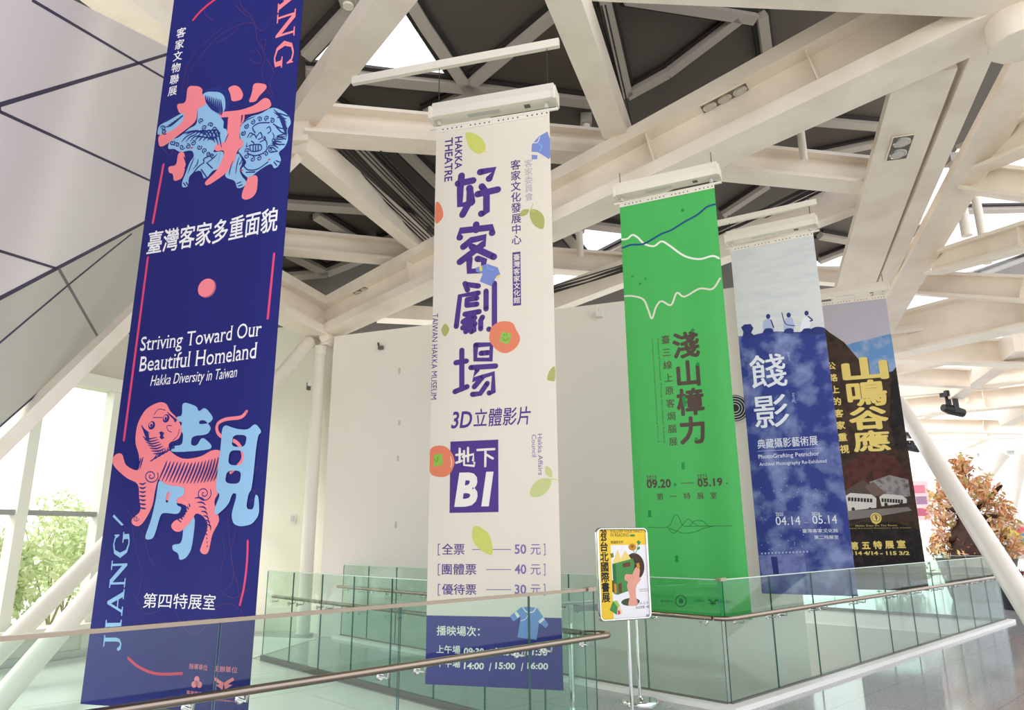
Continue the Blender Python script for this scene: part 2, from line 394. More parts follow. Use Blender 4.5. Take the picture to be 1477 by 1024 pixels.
def wall_slab(name, a, b, z0, za, zb, th, nrm, m, kind='structure'):
    mb = MB(); a = np.asarray(a); b = np.asarray(b)
    c = [a+ZD*z0, b+ZD*z0, b+ZD*z0-nrm*th, a+ZD*z0-nrm*th, a+ZD*za, b+ZD*zb, b+ZD*zb-nrm*th, a+ZD*za-nrm*th]
    mb.hexa(c, m); return struct(name, mb)
eN = EN if EN[1] < 0 else -EN
pl = on_plane(482, 485, EP, EN); pr = on_plane(900, 434, EP, EN)
sl = (pr[2]-pl[2])/((pr-pl)@ED)
wall_back = wall_slab('wall_back', EP, EP+ED*7.8, -4, pl[2], pl[2]+sl*7.8, .22, eN, M_WALL)
# white end wall left of the column, yellow-green light in its paint colour
w2a = Q(372, 700, 14.6)*[1, 1, 0]; w2b = Q(443, 700, 14.1)*[1, 1, 0]; d2 = (w2b-w2a)/np.linalg.norm(w2b-w2a); w2a = w2a-d2*1.1; n2 = np.cross(d2, ZD); n2 = n2 if n2[1] < 0 else -n2
wall_slab('wall_end', w2a, w2b, -.3, 5.75, 5.75, .2, n2, M_WALLY)
w3 = EP-ED*.03-eN*.05
d3 = w3-w2b; L3 = np.linalg.norm(d3); d3 /= L3; n3 = np.cross(d3, ZD)
wall_slab('wall_recess', w2b-n2*.12, w3-n2*.12, -.3, 5.7, 5.5, .15, n2, M_WALL)

# ---- left window wall
def wp(x, y): return on_plane(x, y, WP, WN)
zhead = wp(160, 566)[2]; wn = WN if WN[0] > 0 else -WN
root = MB()
s0, s1 = -13., 3.1
def wb(mb, s, z0, z1, w, d=.1, m=M_WFRAME): mb.box(WP+WD*s+ZD*(z0+z1)/2, WD, wn, ZD, w/2, d, (z1-z0)/2, m)
mb = MB(); mb.box(WP+WD*(s0+s1)/2+ZD*(zhead+.1), WD, wn, ZD, (s1-s0)/2, .14, .1, M_WFRAME)
mb.box(WP+WD*(s0+s1)/2+ZD*.42+wn*.1, WD, wn, ZD, (s1-s0)/2, .2, .04, M_WFRAME)
mb.box(WP+WD*(s0+s1)/2+ZD*.05, WD, wn, ZD, (s1-s0)/2, .12, .05, M_ALU)
mb.box(WP+WD*(s0+s1)/2+ZD*.24-wn*.02, WD, wn, ZD, (s1-s0)/2, .06, .16, M_WFRAME)
win = struct('window_1', mb)
zb = wp(60, 740)[2]
mp_ = [wp(26, 740), wp(143, 740)]
ss = [(p-WP)@WD for p in mp_]; sp_ = ss[1]-ss[0]
for i in range(-5, 3):
    s = ss[0]+sp_*i
    if not s0 < s < s1: continue
    mb = MB(); wb(mb, s, .1, zhead, .15); struct('mullion', mb, win)
mb = MB(); mb.box(WP+WD*(s0+s1)/2+ZD*zb, WD, wn, ZD, (s1-s0)/2, .06, .035, mat('transom_grey', (150, 152, 146), .4)); struct('transom', mb, win)
mb = MB(); mb.box(WP+WD*(s0+s1)/2+ZD*(zhead+.4)/2, WD, wn, ZD, (s1-s0)/2, .008, (zhead-.4)/2, M_PANE); struct('pane', mb, win)
# wall above the windows
wall_slab('wall_left', WP+WD*s0, WP+WD*3.6, zhead+.2, zhead+1.0, zhead+1.0, .2, wn, mat('soffit_grey', (206, 202, 186), .6))

# ---- far glazed wall on the right
FP = UV(33.5, 0); fN = -UD
def fp(x, y): return on_plane(x, y, FP, UD)
fz = fp(1400, 655)[2]
va, vb = -9., 14.
mb = MB(); 
mb.box(FP+VD*(va+vb)/2+ZD*(fz+.25), VD, UD, ZD, (vb-va)/2, .25, .25, M_BEAM)
mb.box(FP+VD*(va+vb)/2+ZD*.15, VD, UD, ZD, (vb-va)/2, .15, .15, M_WFRAME)
fw = struct('window_2', mb)
M_THIN = mat('slim_glazing_bar', (206, 218, 214), .4)
for px in (1318, 1345, 1422, 1470):
    v = fp(px, 720)@VD; mb = MB(); mb.box(FP+VD*v+ZD*fz/2, VD, UD, ZD, .035 if px != 1470 else .12, .06, fz/2, M_THIN); struct('mullion', mb, fw)
for v in (-8, -6, -4, -2):
    mb = MB(); mb.box(FP+VD*v+ZD*fz/2, VD, UD, ZD, .05, .06, fz/2, M_THIN); struct('mullion', mb, fw)
for py in (693, 742):
    z = fp(1400, py)[2]; mb = MB(); mb.box(FP+VD*(va+vb)/2+ZD*z, VD, UD, ZD, (vb-va)/2, .05, .03, M_THIN); struct('transom', mb, fw)
mb = MB(); mb.box(FP+VD*(va+vb)/2+ZD*fz/2, VD, UD, ZD, (vb-va)/2, .01, fz/2, M_PANE); struct('pane', mb, fw)
# slanting braces in front of the far glazing
for a, b, r in (((1476, 655, 27), (1448, 775, 27), .17), ((1450, 655, 29), (1422, 690, 29), .15), ((1366, 655, 31), (1325, 790, 31), .06)):
    mb = MB(); mb.tube([Q(*a), Q(*b)], r, M_COLUMN); struct('column_brace', mb)

# ---- roof deck with its triangular skylights (one sloping plane)
RZ = lambda x, y: 9.5-.3*(y-6)+.25*x
rn = np.array([-.25, .3, 1.]); rn /= np.linalg.norm(rn); R0 = np.array([0, 6, 9.5])
ra = np.cross(np.array([0, 1., 0]), rn); ra /= np.linalg.norm(ra); rb = np.cross(rn, ra)
def rloc(p): return ((p-R0)@ra, (p-R0)@rb)
def rpx(x, y): return on_plane(x, y, R0, rn)
def rxy(x, y): return rloc(np.array([x, y, RZ(x, y)]))
rout = [rxy(-9.5, 12.6), rxy(-9.5, 2), rxy(-6, -2.5), rxy(9.8, -2.5), rxy(9.8, 12), rxy(9.0, 19.5), rxy(-3, 15.2)]
holes = [[(583, 18), (646, 114), (505, 99), (441, 106), (441, 72), (505, 5), (560, -45)],
         [(808, 341), (842, 329), (899, 333), (899, 354), (868, 367), (832, 366)],
         [(797, 397), (870, 385), (890, 392), (850, 402), (797, 420)],
         [(1177, 377), (1226, 366), (1219, 389), (1177, 389)],
         [(1395, 398), (1474, 373), (1560, 350), (1560, 410), (1477, 404)],
         [(425, 200), (470, 200), (500, 236), (482, 236)],
         [(1352, 290), (1500, 30), (1525, 40), (1376, 300)],
         [(1318, 330), (1362, 300), (1350, 345), (1318, 352)]]
HL = [[rloc(rpx(*p)) for p in h] for h in holes]
V2, F2 = fill2d([rout]+HL)
mb = MB(); up3 = lambda x, y, e=0: R0+ra*x+rb*y+rn*e
mb.add([up3(x, y) for x, y in V2], F2, M_ROOF); mb.add([up3(x, y, .12) for x, y in V2], F2, M_ROOF)
for lp in [rout]+HL:
    n_ = len(lp); mb.add([up3(x, y) for x, y in lp]+[up3(x, y, .12) for x, y in lp], [(i, (i+1) % n_, (i+1) % n_+n_, i+n_) for i in range(n_)], M_MULL)
ceil = struct('ceiling', mb)
def roofbar(pts, w=.16, d=.14, dark=True):
    """aluminium profile running under the deck, with its dark gaskets"""
    mb = MB()
    for p, q in zip(pts[:-1], pts[1:]):
        a = rpx(*p)-rn*(d/2+.01); b = rpx(*q)-rn*(d/2+.01); t = (b-a)/np.linalg.norm(b-a); s = np.cross(t, rn); L = np.linalg.norm(b-a)/2
        mb.box((a+b)/2, t, s, rn, L, w/2, d/2, M_MULL)
        if dark:
            for e in (-1, 1): mb.box((a+b)/2+s*e*(w/2+.035)+rn*(d/2-.02), t, s, rn, L, .03, .03, M_MULLD)
    return struct('roof_profile', mb, ceil)
for pts in ([(592, 0), (610, 30), (672, 122)], [(672, 120), (800, 12)], [(440, 98), (510, 104), (560, 110), (672, 121), (850, 143)], [(440, 75), (505, 5), (530, -25)],
            [(612, 160), (690, 122)], [(470, 140), (520, 172)], [(868, -10), (885, 60), (902, 132)], [(902, 132), (960, 100), (1062, 22)], [(900, -8), (1085, 22)],
            [(1095, 17), (1104, 82)], [(405, 288), (520, 296), (655, 320)], [(455, 305), (525, 348)], [(548, 345), (612, 318)], [(395, 395), (470, 388), (590, 340)], [(470, 388), (415, 360)],
            [(1150, 168), (1290, 180)], [(1165, 222), (1270, 200)], [(820, 316), (900, 326)], [(805, 322), (842, 368)], [(860, 368), (905, 345)], [(1040, 305), (1105, 262)], [(1180, 336), (1230, 345)],
            [(1180, 372), (1250, 345)], [(1375, 358), (1477, 345)], [(1370, 300), (1477, 298)], [(1385, 402), (1500, 360)], [(500, 190), (660, 350)], [(560, 190), (700, 330)]):
    roofbar(pts)
# short props standing between trusses and deck
def prop(x0, y0, x1, y1, r, rad, m=M_COLUMN):
    mb = MB(); a = Q(x0, y0, r); t = rpx(x1, y1); b = np.array([a[0], a[1], min(RZ(a[0], a[1])-.05, a[2]+1.6)])
    mb.tube([a, b], rad, m); mb.box(b-ZD*.04, (1, 0, 0), (0, 1, 0), ZD, rad*1.5, rad*1.5, .09, M_MULL); struct('roof_prop', mb)
for a in ((470, 165, 470, 130, 9.4, .06), (607, 180, 607, 120, 9.9, .06), (489, 345, 489, 305, 12.4, .06), (846, 197, 846, 150, 10.6, .06), (837, 372, 837, 330, 13.2, .07), (502, 10, 502, -10, 8.0, .07),
          (1160, 232, 1155, 190, 11, .06), (1395, 340, 1390, 300, 14.8, .09), (1425, 380, 1420, 360, 16, .08)): prop(*a)

# ---- trusses
def bm(kind, a, b, w, h, tf=.1, tw=.06, s0=1, s1=1, m=M_BEAM, xa=0., xb=0.):
    mb = MB(); p, q = Q(*a), Q(*b); p, q = p-(q-p)*xa, q+(q-p)*xb   # xa, xb: run on past the frame
    if kind == 'I': ibeam(mb, p, q, w, h, tf, tw, m, s0, s1)
    else: boxbeam(mb, p, q, w, h, m, s0, s1)
    struct('roof_beam', mb); return p, q
BEAM_A = bm('I', (466, 464, 13.5), (1462, -32, 9.3), .74, 1.08, .24, .12, .62, 1)
BEAM_L = bm('I', (1500, -62, 9.0), (820, -92, 6.6), .7, 1.1, .25, .12)
BEAM_J = bm('B', (1334, 100, 9.75), (1226, 432, 16.2), .74, .14)
bm('B', (1416, 48, 9.7), (1260, 430, 16.6), .28, .46)
BEAM_J2 = bm('B', (1532, 6, 9.8), (1270, 474, 17.5), .52, .16)
bm('B', (110, -66, 7.4), (335, 116, 8.8), .5, .5)
bm('B', (436, 166, 9.2), (600, -54, 5.9), .36, .30)
bm('I', (436, 178, 9.2), (880, 214, 10.6), .42, .46, .05, .05)
bm('B', (433, 203, 9.2), (640, 378, 12.6), .26, .40)
bm('I', (300, 338, 12.2), (650, 372, 12.5), .34, .40, .05, .05, xa=.45)
bm('I', (466, 462, 13.5), (340, 396, 11.5), .75, 1.2, .26, .12, .62, .62, xb=.75)
bm('B', (803, -48, 6.0), (897, 206, 10.3), .36, .44)
bm('I', (955, 224, 10.6), (1300, 258, 12.6), .42, .5, .06, .05)
bm('B', (985, 378, 13.2), (1285, 262, 13.6), .4, .56)
bm('I', (795, 376, 13.6), (960, 388, 13.8), .34, .46, .06, .05)
bm('B', (795, 434, 13.4), (960, 372, 13.4), .34, .46)
bm('I', (1170, 397, 17), (1260, 404, 17), .3, .36, .06, .05)
bm('B', (545, 452, 14.3), (660, 458, 14.6), .4, .3)
bm('B', (130, 497, 16), (240, 503, 16), .3, .36)
bm('B', (100, 515, 16.6), (240, 521, 16.6), .3, .36)
def flange_line(beam, s0, s1, k):
    p, q = beam; t, a_, up, L = beam_axes(p, q); return p+up*k*s0, q+up*k*s1
SOF_A = flange_line(BEAM_A, .62, 1, 1.08/2-.24)
# ties and trusses further right
for k, a, b, w, h in (('I', (1345, 381, 15), (1490, 338, 13), .36, .42), ('I', (1318, 408, 17), (1490, 418, 16), .42, .5), ('I', (1395, 232, 12.6), (1490, 190, 11.6), .36, .5), ('I', (1395, 256, 12.8), (1490, 268, 12.6), .36, .46),
                      ('I', (1262, 492, 18.6), (1500, 435, 17.4), .6, .95), ('I', (1270, 504, 20), (1500, 511, 20), .5, .6), ('B', (1282, 532, 21), (1500, 488, 21), .3, .36), ('B', (1376, 566, 23), (1450, 514, 21), .4, .4),
                      ('I', (1288, 541, 22), (1400, 546, 22), .4, .5), ('I', (1390, 551, 23), (1500, 534, 22), .4, .5), ('B', (1290, 566, 23), (1440, 553, 23), .3, .3), ('I', (1290, 590, 24), (1500, 568, 24), .45, .6),
                      ('B', (1330, 596, 25), (1400, 570, 24), .35, .4), ('B', (1448, 604, 25), (1500, 576, 24), .4, .45), ('I', (1290, 612, 26), (1500, 616, 26), .4, .45), ('I', (1300, 628, 28), (1500, 622, 28), .4, .4),
                      ('B', (1300, 643, 30), (1500, 634, 30), .4, .35), ('B', (1395, 640, 29), (1440, 620, 28), .3, .3), ('B', (1440, 520, 21), (1480, 490, 19), .5, .5)):
    bm(k, a, b, w, h, .06, .05, xb=.9 if b[0] >= 1490 else 0)
# far translucent roof bands
mb = MB(); M_ETFE = glass_mat('translucent_roof', (.93, .94, .985), .5)
for i, (z, y0) in enumerate(((8.4, 17), (8.2, 22))):
    mb.box((17, y0+2.4, z), (1, 0, 0), (0, 1, 0), ZD, 9, 2.4, .03, M_ETFE)
struct('ceiling_skylight', mb)

# ---- tube columns
def column(name, a, b, r, m=M_COLUMN, collar=False):
    mb = MB(); a = np.asarray(a); b = np.asarray(b); mb.tube([a, b], r, m, 24)
    if collar:
        t = (b-a)/np.linalg.norm(b-a); mb.tube([b-t*.05, b+t*.12], r*1.12, m, 24); mb.tube([a, a+t*.04], r*1.5, M_ALU, 24)
    struct(name, mb)
c0 = Q(462, 500, 13.45); cb = c0*[1, 1, 0]
column('column', cb-ZD*.0, c0-ZD*.12, .115, collar=True)
# clevis joint at the truss foot
mb = MB(); e = Q(462, 476, 13.45); mb.box(e, ED, eN, ZD, .16, .2, .16, M_BEAM)
for s in (-1, 1):
    c = e+ED*s*.17-ZD*.16; mb.box(c, ED, eN, ZD, .06, .09, .16, M_BEAM); mb.tube([c-eN*.13-ZD*.02, c+eN*.13-ZD*.02], .1, M_BEAM, 20)
struct('column_joint', mb)
f2 = on_z(-24, 1038, 0); column('column', f2, Q(446, 493, 13.4), .115)
f1 = on_z(-70, 1010, 0); column('column', f1, Q(320, 617, 13.6), .115)
column('column', on_z(1566, 1008, 0), Q(1296, 580, 16.6), .14)
# node plate where the near trusses meet
mb = MB(); e = Q(437, 186, 9.3); mb.box(e, (1, 0, 0), (0, 1, 0), ZD, .14, .2, .3, M_BEAM); struct('truss_joint', mb)
mb = MB(); e = Q(1462, 0, 9.2); mb.tube([e-ZD*.62, e+ZD*.7], .34, M_BEAM, 12); struct('truss_joint', mb)

# ---- faceted bulkhead upper left, with its dark joints and the raking edge beam
L0, L1, T0 = Q(0, 430, 6.0), Q(204, 323, 8.3), Q(104, 0, 5.6)
un = np.cross(L1-L0, T0-L0); un /= np.linalg.norm(un); un = un if un@(CAM-L0) > 0 else -un
B0, B1 = Q(0, 615, 6.5), Q(187, 451, 8.6)
ln = np.cross(B1-B0, L0-B0); ln /= np.linalg.norm(ln); ln = ln if ln@(CAM-L0) > 0 else -ln
U_ = lambda x, y: on_plane(x, y, L0, un)
D_ = lambda x, y: on_plane(x, y, B0, ln)
mb = MB()
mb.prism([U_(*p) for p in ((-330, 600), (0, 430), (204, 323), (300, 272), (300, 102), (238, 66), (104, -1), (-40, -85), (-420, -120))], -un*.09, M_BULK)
mb.prism([D_(*p) for p in ((-330, 905), (0, 615), (187, 451), (300, 350), (300, 272), (204, 323), (0, 430), (-330, 600))], -ln*.09, mat('bulkhead_panel_shaded', (198, 196, 186), .42))  # shade of the inward-tilted lower facet put into a darker panel colour
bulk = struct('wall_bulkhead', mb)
def seam(pts, fn, nrm, w, m=M_SEAM):
    mb = MB()
    for p, q in zip(pts[:-1], pts[1:]):
        a, b = fn(*p), fn(*q); t = (b-a)/np.linalg.norm(b-a); mb.box((a+b)/2-nrm*.004, t, np.cross(t, nrm), nrm, np.linalg.norm(b-a)/2, w/2, .006, m)
    struct('trim_joint', mb, bulk)
seam([(46, 0), (202, 92), (260, 126)], U_, un, .022); seam([(0, 151), (200, 91), (300, 60)], U_, un, .032); seam([(0, 161), (213, 259), (300, 300)], U_, un, .022)
seam([(-60, 340), (0, 362), (81, 387)], U_, un, .02); seam([(-150, 508), (0, 430), (204, 323), (300, 272)], U_, un, .035); seam([(-150, 200), (0, 151), (0, 161), (-120, 110)], U_, un, .02)
seam([(-80, 565), (0, 494), (96, 413), (150, 369), (190, 337)], D_, ln, .018); seam([(85, 388), (143, 489)], D_, ln, .035, mat('seam_grey', (112, 112, 112), .5)); seam([(-120, 722), (0, 615), (143, 489), (187, 451), (260, 386)], D_, ln, .018)
mb = MB(); boxbeam(mb, Q(-150, 786, 6.35), Q(432, 222, 9.35), .125, .125, M_BEAM); struct('roof_beam', mb)

for x, y, h_ in ((576, 535, 9), (576, 610, 7), (574, 661, 8), (571, 757, 9)):
    mb = MB(); c = on_plane(x, y, EP, EN); mb.box(c+eN*.002, ED, eN, ZD, .02, .002, h_*.006, mat('wall_scuff', (206, 198, 184), .7)); struct('wall_mark', mb, wall_back)

mb = MB(); mb.box(UV(12.6, 7.2, -1.5), UD, VD, ZD, 1.9, 2.0, .12, mat('dark_landing', (74, 66, 60), .4)); struct('stair_landing', mb)
mb = MB()
for i in range(8): mb.box(UV(10.55-i*.29, 6.6, -1.66-i*.17), UD, VD, ZD, .15, 1.3, .09, mat('stair_tread', (150, 132, 112), .4))
struct('staircase', mb)

# ============================================================ BANNERS
M_SATIN = lambda n, rgb: mat('cloth_'+n, rgb, .45, spec=.25)
def make_sheet(cx, cy, az, zt, zb, w=1.2, amp=.012, ph=0.):
    r = -azd(az); bl = np.array([cx, cy, zb])-r*w/2
    return Sheet(bl, r, ZD, w, zt-zb, amp, ph)
def cr(x0, y0, sc, pts): return [(x0+x/sc, y0+y/sc) for x, y in pts]
def finish_banner(sh, label, group=None, hem=None):
    t = thing('hanging_banner', sh.bl+sh.r*sh.w/2, label, 'banner', group)
    sh.mb.build('printed_cloth', t)
    mb = MB(); zt = sh.h
    mb.box(sh.bl+sh.r*sh.w/2+ZD*(zt+.012), sh.r, sh.n, ZD, sh.w/2, .006, .026, M_LIFT)      # punched flat strip
    for i in range(24):
        a = sh.w*(i+.5)/24
        if i % 6: mb.tube([sh.bl+sh.r*a+ZD*(zt+.014)+sh.n*.0055, sh.bl+sh.r*a+ZD*(zt+.014)+sh.n*.0075], .008, M_BLACK, 8)
    mb.build('punched_strip', t)
    mb = MB(); mb.tube([sh.bl-sh.r*.07+ZD*(zt+.045), sh.bl+sh.r*(sh.w+.09)+ZD*(zt+.045)], .016, M_LIFT, 12); mb.build('top_rod', t)
    mb = MB(); mb.tube([sh.bl+sh.r*.0+ZD*.004-sh.n*.008, sh.bl+sh.r*sh.w+ZD*.004-sh.n*.008], .007, hem or M_LIFT, 8); mb.build('bottom_bar', t)
    return t
def make_lift(sh, label, x0=-.03, x1=.06, dz=.18, cable=.62):
    """white motor casing over a banner, on two wires"""
    zt = sh.h; b = sh.bl+ZD*(zt+dz)
    t = thing('banner_lift', b+sh.r*sh.w/2, label, 'banner lift')
    a = sh.r*(sh.w/2+(x1-x0)/2); mid = b+sh.r*(sh.w/2+(x0+x1)/2); hl = (sh.w+x1-x0)/2
    mb = MB(); prof = [(-.085, -.05), (.085, -.05), (.085, .03), (.055, .13), (-.055, .13), (-.085, .03)]
    p = [mid-sh.r*hl+sh.n*i+ZD*j for i, j in prof]; mb.prism(p, sh.r*hl*2, M_LIFT)
    mb.box(mid+sh.n*.078-ZD*.02, sh.r, sh.n, ZD, hl*.98, .004, .012, mat('casing_shadow_line', (206, 204, 200), .4))
    c = mb.build('casing', t)
    mb = MB(); mb.box(mid-ZD*.0515-sh.r*.1, sh.r, sh.n, ZD, .17, .028, .002, M_ALU); mb.build('cover_plate', c); mb = MB(); mb.box(mid-ZD*.0515+sh.r*.36, sh.r, sh.n, ZD, .03, .03, .002, M_DARKHOLE); mb.build('socket', c)
    for s in (0, 1):
        q = b+sh.r*(.03 if s == 0 else sh.w-.03)
        mb = MB(); mb.box(q-ZD*(dz-.01)/2, sh.r, sh.n, ZD, .016, .016, (dz-.01)/2-.055, M_ALU); mb.tube([q-ZD*(dz-.066), q-ZD*(dz-.1)], .024, M_ALU, 12); mb.build('clamp', t)
        mb = MB(); mb.box(mid+sh.r*(hl+.012)*(1 if s else -1), sh.r, sh.n, ZD, .014, .1, .07, M_LIFT); mb.build('end_cap', t)
        q = b+sh.r*(.02 if s == 0 else sh.w-.01)
        mb = MB(); mb.tube([q+ZD*.05, q+ZD*cable], .005, M_CABLE, 6); mb.build('wire', t)
    return t
def support_bar(sh, e0, e1, dz):
    mb = MB(); a = sh.bl-sh.r*e0+ZD*(sh.h+dz); b = sh.bl+sh.r*(sh.w+e1)+ZD*(sh.h+dz)
    boxbeam(mb, a, b, .05, .09, M_LIFT); struct('support_bar', mb)

# ---------------------------------------------------- 1: indigo banner with lion and tiger
B = make_sheet(-2.131, 4.659, -70, 6.37, .609, 1.284, .014, 1.0); B1S = B
I_PINK, I_RED, I_BLUE, I_NAVY, I_WHITE = ink('pink', (240, 132, 140)), ink('red', (214, 56, 84)), ink('sky_blue', (142, 186, 222)), ink('navy', (22, 36, 120)), ink('white', (238, 236, 238))
I_LINE = ink('plum_line', (66, 40, 104)); I_MAGENTA = ink('magenta', (222, 70, 112))
B.cloth(mat('cloth_indigo', (31, 34, 112), .5, noise=.35, scale=220, spec=.2, rgb2=(26, 29, 100), stretch=(1, 1, 6)))
# faint plum scroll lines
for pts in ([(285, 90), (298, 70), (318, 50), (345, 35), (366, 32)], [(262, 130), (275, 85), (300, 58), (320, 40)], [(310, 62), (330, 52), (345, 36)], [(362, 30), (378, 45), (390, 30), (402, 22)], [(340, 8), (352, 20), (366, 30), (372, 60), (383, 80), (378, 100)],
            [(345, 0), (350, 12), (362, 22)], [(383, 80), (376, 60), (384, 58), (380, 78)], [(362, 75), (370, 72), (378, 86), (372, 92), (360, 85)], [(385, 85), (396, 105), (390, 120), (396, 140)], [(378, 100), (382, 122), (394, 142)],
            [(270, 140), (272, 110), (280, 92)], [(232, 210), (246, 225), (250, 214)], [(190, 745), (196, 790), (205, 830), (198, 860)], [(185, 735), (206, 770), (214, 800), (222, 815)], [(330, 745), (335, 790), (340, 830), (330, 850)],
            [(345, 760), (336, 800), (345, 840), (352, 880)], [(322, 770), (326, 800), (318, 830)], [(352, 700), (366, 685), (374, 672), (360, 680)], [(356, 715), (365, 705), (372, 716), (362, 724)], [(250, 880), (262, 905), (280, 915), (300, 900)],
            [(300, 880), (330, 870), (350, 880), (358, 900)], [(196, 860), (210, 885), (230, 880)], [(318, 850), (340, 862), (360, 850)], [(300, 1), (296, 20), (310, 30)]):
    B.stroke(pts, 1.3, I_LINE)
LC = lambda pts: cr(220, 100, 5.119, pts)
TC = lambda pts: cr(150, 560, 3.792, pts)
# lion
B.poly(LC([(385, 180), (420, 140), (490, 125), (540, 150), (570, 200), (560, 300), (530, 330), (460, 300)]), I_NAVY, True)
B.poly(LC([(80, 400), (110, 370), (180, 340), (200, 380), (120, 430)]), I_NAVY, True)
B.poly(LC([(45, 470), (60, 420), (120, 385), (240, 320), (230, 400), (150, 470), (60, 488)]), I_BLUE, True)
B.poly(LC([(325, 400), (335, 300), (350, 240), (390, 225), (372, 190), (400, 168), (450, 165), (500, 172), (530, 210), (532, 290), (500, 340), (522, 385), (520, 430), (545, 450), (540, 560), (470, 580), (450, 610), (520, 610), (490, 720), (440, 750), (385, 810), (355, 750), (300, 765), (270, 800), (262, 860), (225, 870), (220, 835), (245, 770), (275, 690), (305, 640), (285, 600), (210, 612), (165, 590), (122, 588), (138, 530), (200, 500), (270, 440)]), I_BLUE, True)
B.poly(LC([(640, 470), (655, 400), (720, 350), (800, 330), (890, 290), (960, 310), (1010, 350), (1025, 400), (1003, 450), (1005, 520), (980, 580), (940, 620), (955, 670), (935, 720), (905, 735), (880, 705), (800, 745), (720, 800), (690, 790), (650, 740), (690, 690), (660, 640), (630, 600), (655, 560)]), I_BLUE, True)
B.poly(LC([(530, 780), (590, 650), (640, 620), (662, 680), (640, 740), (660, 790), (692, 830), (670, 865), (622, 872), (600, 820)]), I_BLUE, True)
# pink strokes of the first big character
for p in ([(260, 122), (345, 125), (372, 150), (365, 180), (402, 235), (385, 268), (345, 285), (332, 300), (325, 385), (230, 460), (60, 598), (45, 490), (150, 460), (228, 385), (240, 325), (200, 330), (180, 258), (250, 252)],
          [(190, 620), (235, 605), (250, 700), (225, 805), (160, 832), (155, 772), (125, 768), (120, 720), (180, 712)], [(552, 135), (600, 112), (640, 128), (668, 180), (655, 222), (580, 238), (572, 180)],
          [(745, 98), (842, 112), (850, 145), (790, 200), (765, 240), (705, 245), (735, 172)], [(490, 355), (500, 312), (640, 300), (760, 265), (830, 212), (870, 225), (888, 270), (860, 300), (740, 328), (650, 335), (560, 350)],
          [(555, 335), (655, 325), (650, 380), (635, 512), (668, 520), (664, 575), (627, 585), (600, 680), (540, 765), (400, 865), (380, 835), (470, 750), (520, 645), (528, 592), (465, 605), (452, 575), (480, 545), (538, 535), (550, 430)],
          [(705, 795), (785, 780), (778, 905), (742, 950), (690, 966), (655, 950), (662, 900), (690, 840)]): B.poly(LC(p), I_PINK, 'corner')
B.stroke(LC([(672, 330), (668, 370), (655, 400)]), 3.2, I_PINK)
def curl(Sh, fn, x, y, r, m, w, turns=1.6, ph=0):
    Sh.stroke(fn([(x+r*(1-i/22)*math.cos(ph+turns*2*math.pi*i/22), y+r*(1-i/22)*math.sin(ph+turns*2*math.pi*i/22)) for i in range(21)]), w, m, rnd=False)
for x, y in ((690, 420), (740, 390), (795, 372), (850, 365), (890, 385), (665, 470), (690, 640), (740, 665), (790, 660), (700, 600), (845, 630), (880, 600), (905, 530), (150, 545), (185, 560), (220, 575), (262, 570), (300, 545), (345, 575), (385, 600), (440, 635), (415, 625), (360, 380), (385, 430), (430, 410), (460, 440), (485, 475), (85, 440), (95, 465)):
    curl(B, LC, x, y, 20, I_NAVY, 1.5, 1.5, x)
for p in ([(720, 500), (750, 480), (770, 510)], [(700, 500), (720, 470), (745, 480)], [(730, 530), (750, 545), (745, 560)], [(770, 500), (800, 470), (815, 505), (785, 520)], [(800, 540), (840, 520), (830, 500)], [(720, 560), (800, 560), (805, 600), (730, 605), (720, 560)], [(745, 565), (745, 600)], [(765, 563), (765, 603)], [(785, 561), (785, 600)],
          [(700, 620), (760, 640), (830, 620), (870, 570)], [(850, 440), (870, 430), (880, 460), (858, 478)], [(760, 470), (740, 430), (790, 400), (870, 400)], [(900, 410), (950, 440), (1000, 440)], [(920, 430), (960, 470), (995, 480)], [(930, 360), (990, 370)], [(940, 330), (1005, 350)], [(930, 500), (990, 520)], [(900, 560), (980, 560)], [(880, 620), (930, 610)],
          [(660, 690), (700, 740), (780, 740), (860, 690)], [(690, 760), (760, 760)], [(920, 680), (945, 690)], [(905, 690), (925, 715)], [(640, 620), (660, 660), (640, 700)], [(620, 840), (650, 830)], [(630, 860), (660, 850)], [(230, 840), (245, 860)], [(250, 835), (262, 855)], [(380, 680), (380, 660), (420, 640)], [(400, 690), (440, 730)], [(360, 740), (400, 800), (385, 805)], [(300, 770), (340, 720), (380, 690)], [(235, 650), (250, 700), (240, 730)]):
    B.stroke(LC(p), 1.7, I_NAVY)
for i in range(9):
    B.stroke(LC([(390+i*14, 190+i*4), (400+i*14, 240+i*8), (440+i*8, 300+i*5)]), 2.3, I_NAVY, taper=True)
for i in range(8):
    B.stroke(LC([(215+i*30, 480+i*4), (280+i*28, 460-i*2), (340+i*24, 450+i*18)]), 2.3, I_NAVY, taper=True)
    B.stroke(LC([(215+i*32, 540-i*2), (250+i*30, 500), (300+i*26, 470+i*10)]), 2.0, I_NAVY, taper=True)
for i in range(6): B.stroke(LC([(100+i*20, 430-i*14), (140+i*16, 420-i*14), (190+i*8, 380-i*8)]), 2.0, I_NAVY, taper=True)
for p in ([(560, 470), (545, 500), (530, 540)], [(480, 620), (440, 660), (400, 690)], [(500, 610), (480, 680)], [(310, 650), (285, 710), (262, 770)], [(340, 660), (330, 700), (300, 740)], [(655, 400), (700, 370), (760, 350)], [(900, 320), (940, 350), (1000, 400)], [(890, 470), (905, 500), (890, 530)], [(590, 670), (570, 730), (560, 780)], [(640, 640), (620, 700), (610, 770)], [(700, 540), (690, 570), (720, 560)], [(810, 500), (850, 540), (850, 590)]): B.stroke(LC(p), 1.5, I_NAVY, taper=True)
for i in range(10): B.stroke(LC([(900+i*8, 300+i*6), (930+i*7, 330+i*12), (940+i*6, 350+i*18)]), 1.7, I_NAVY, taper=True)
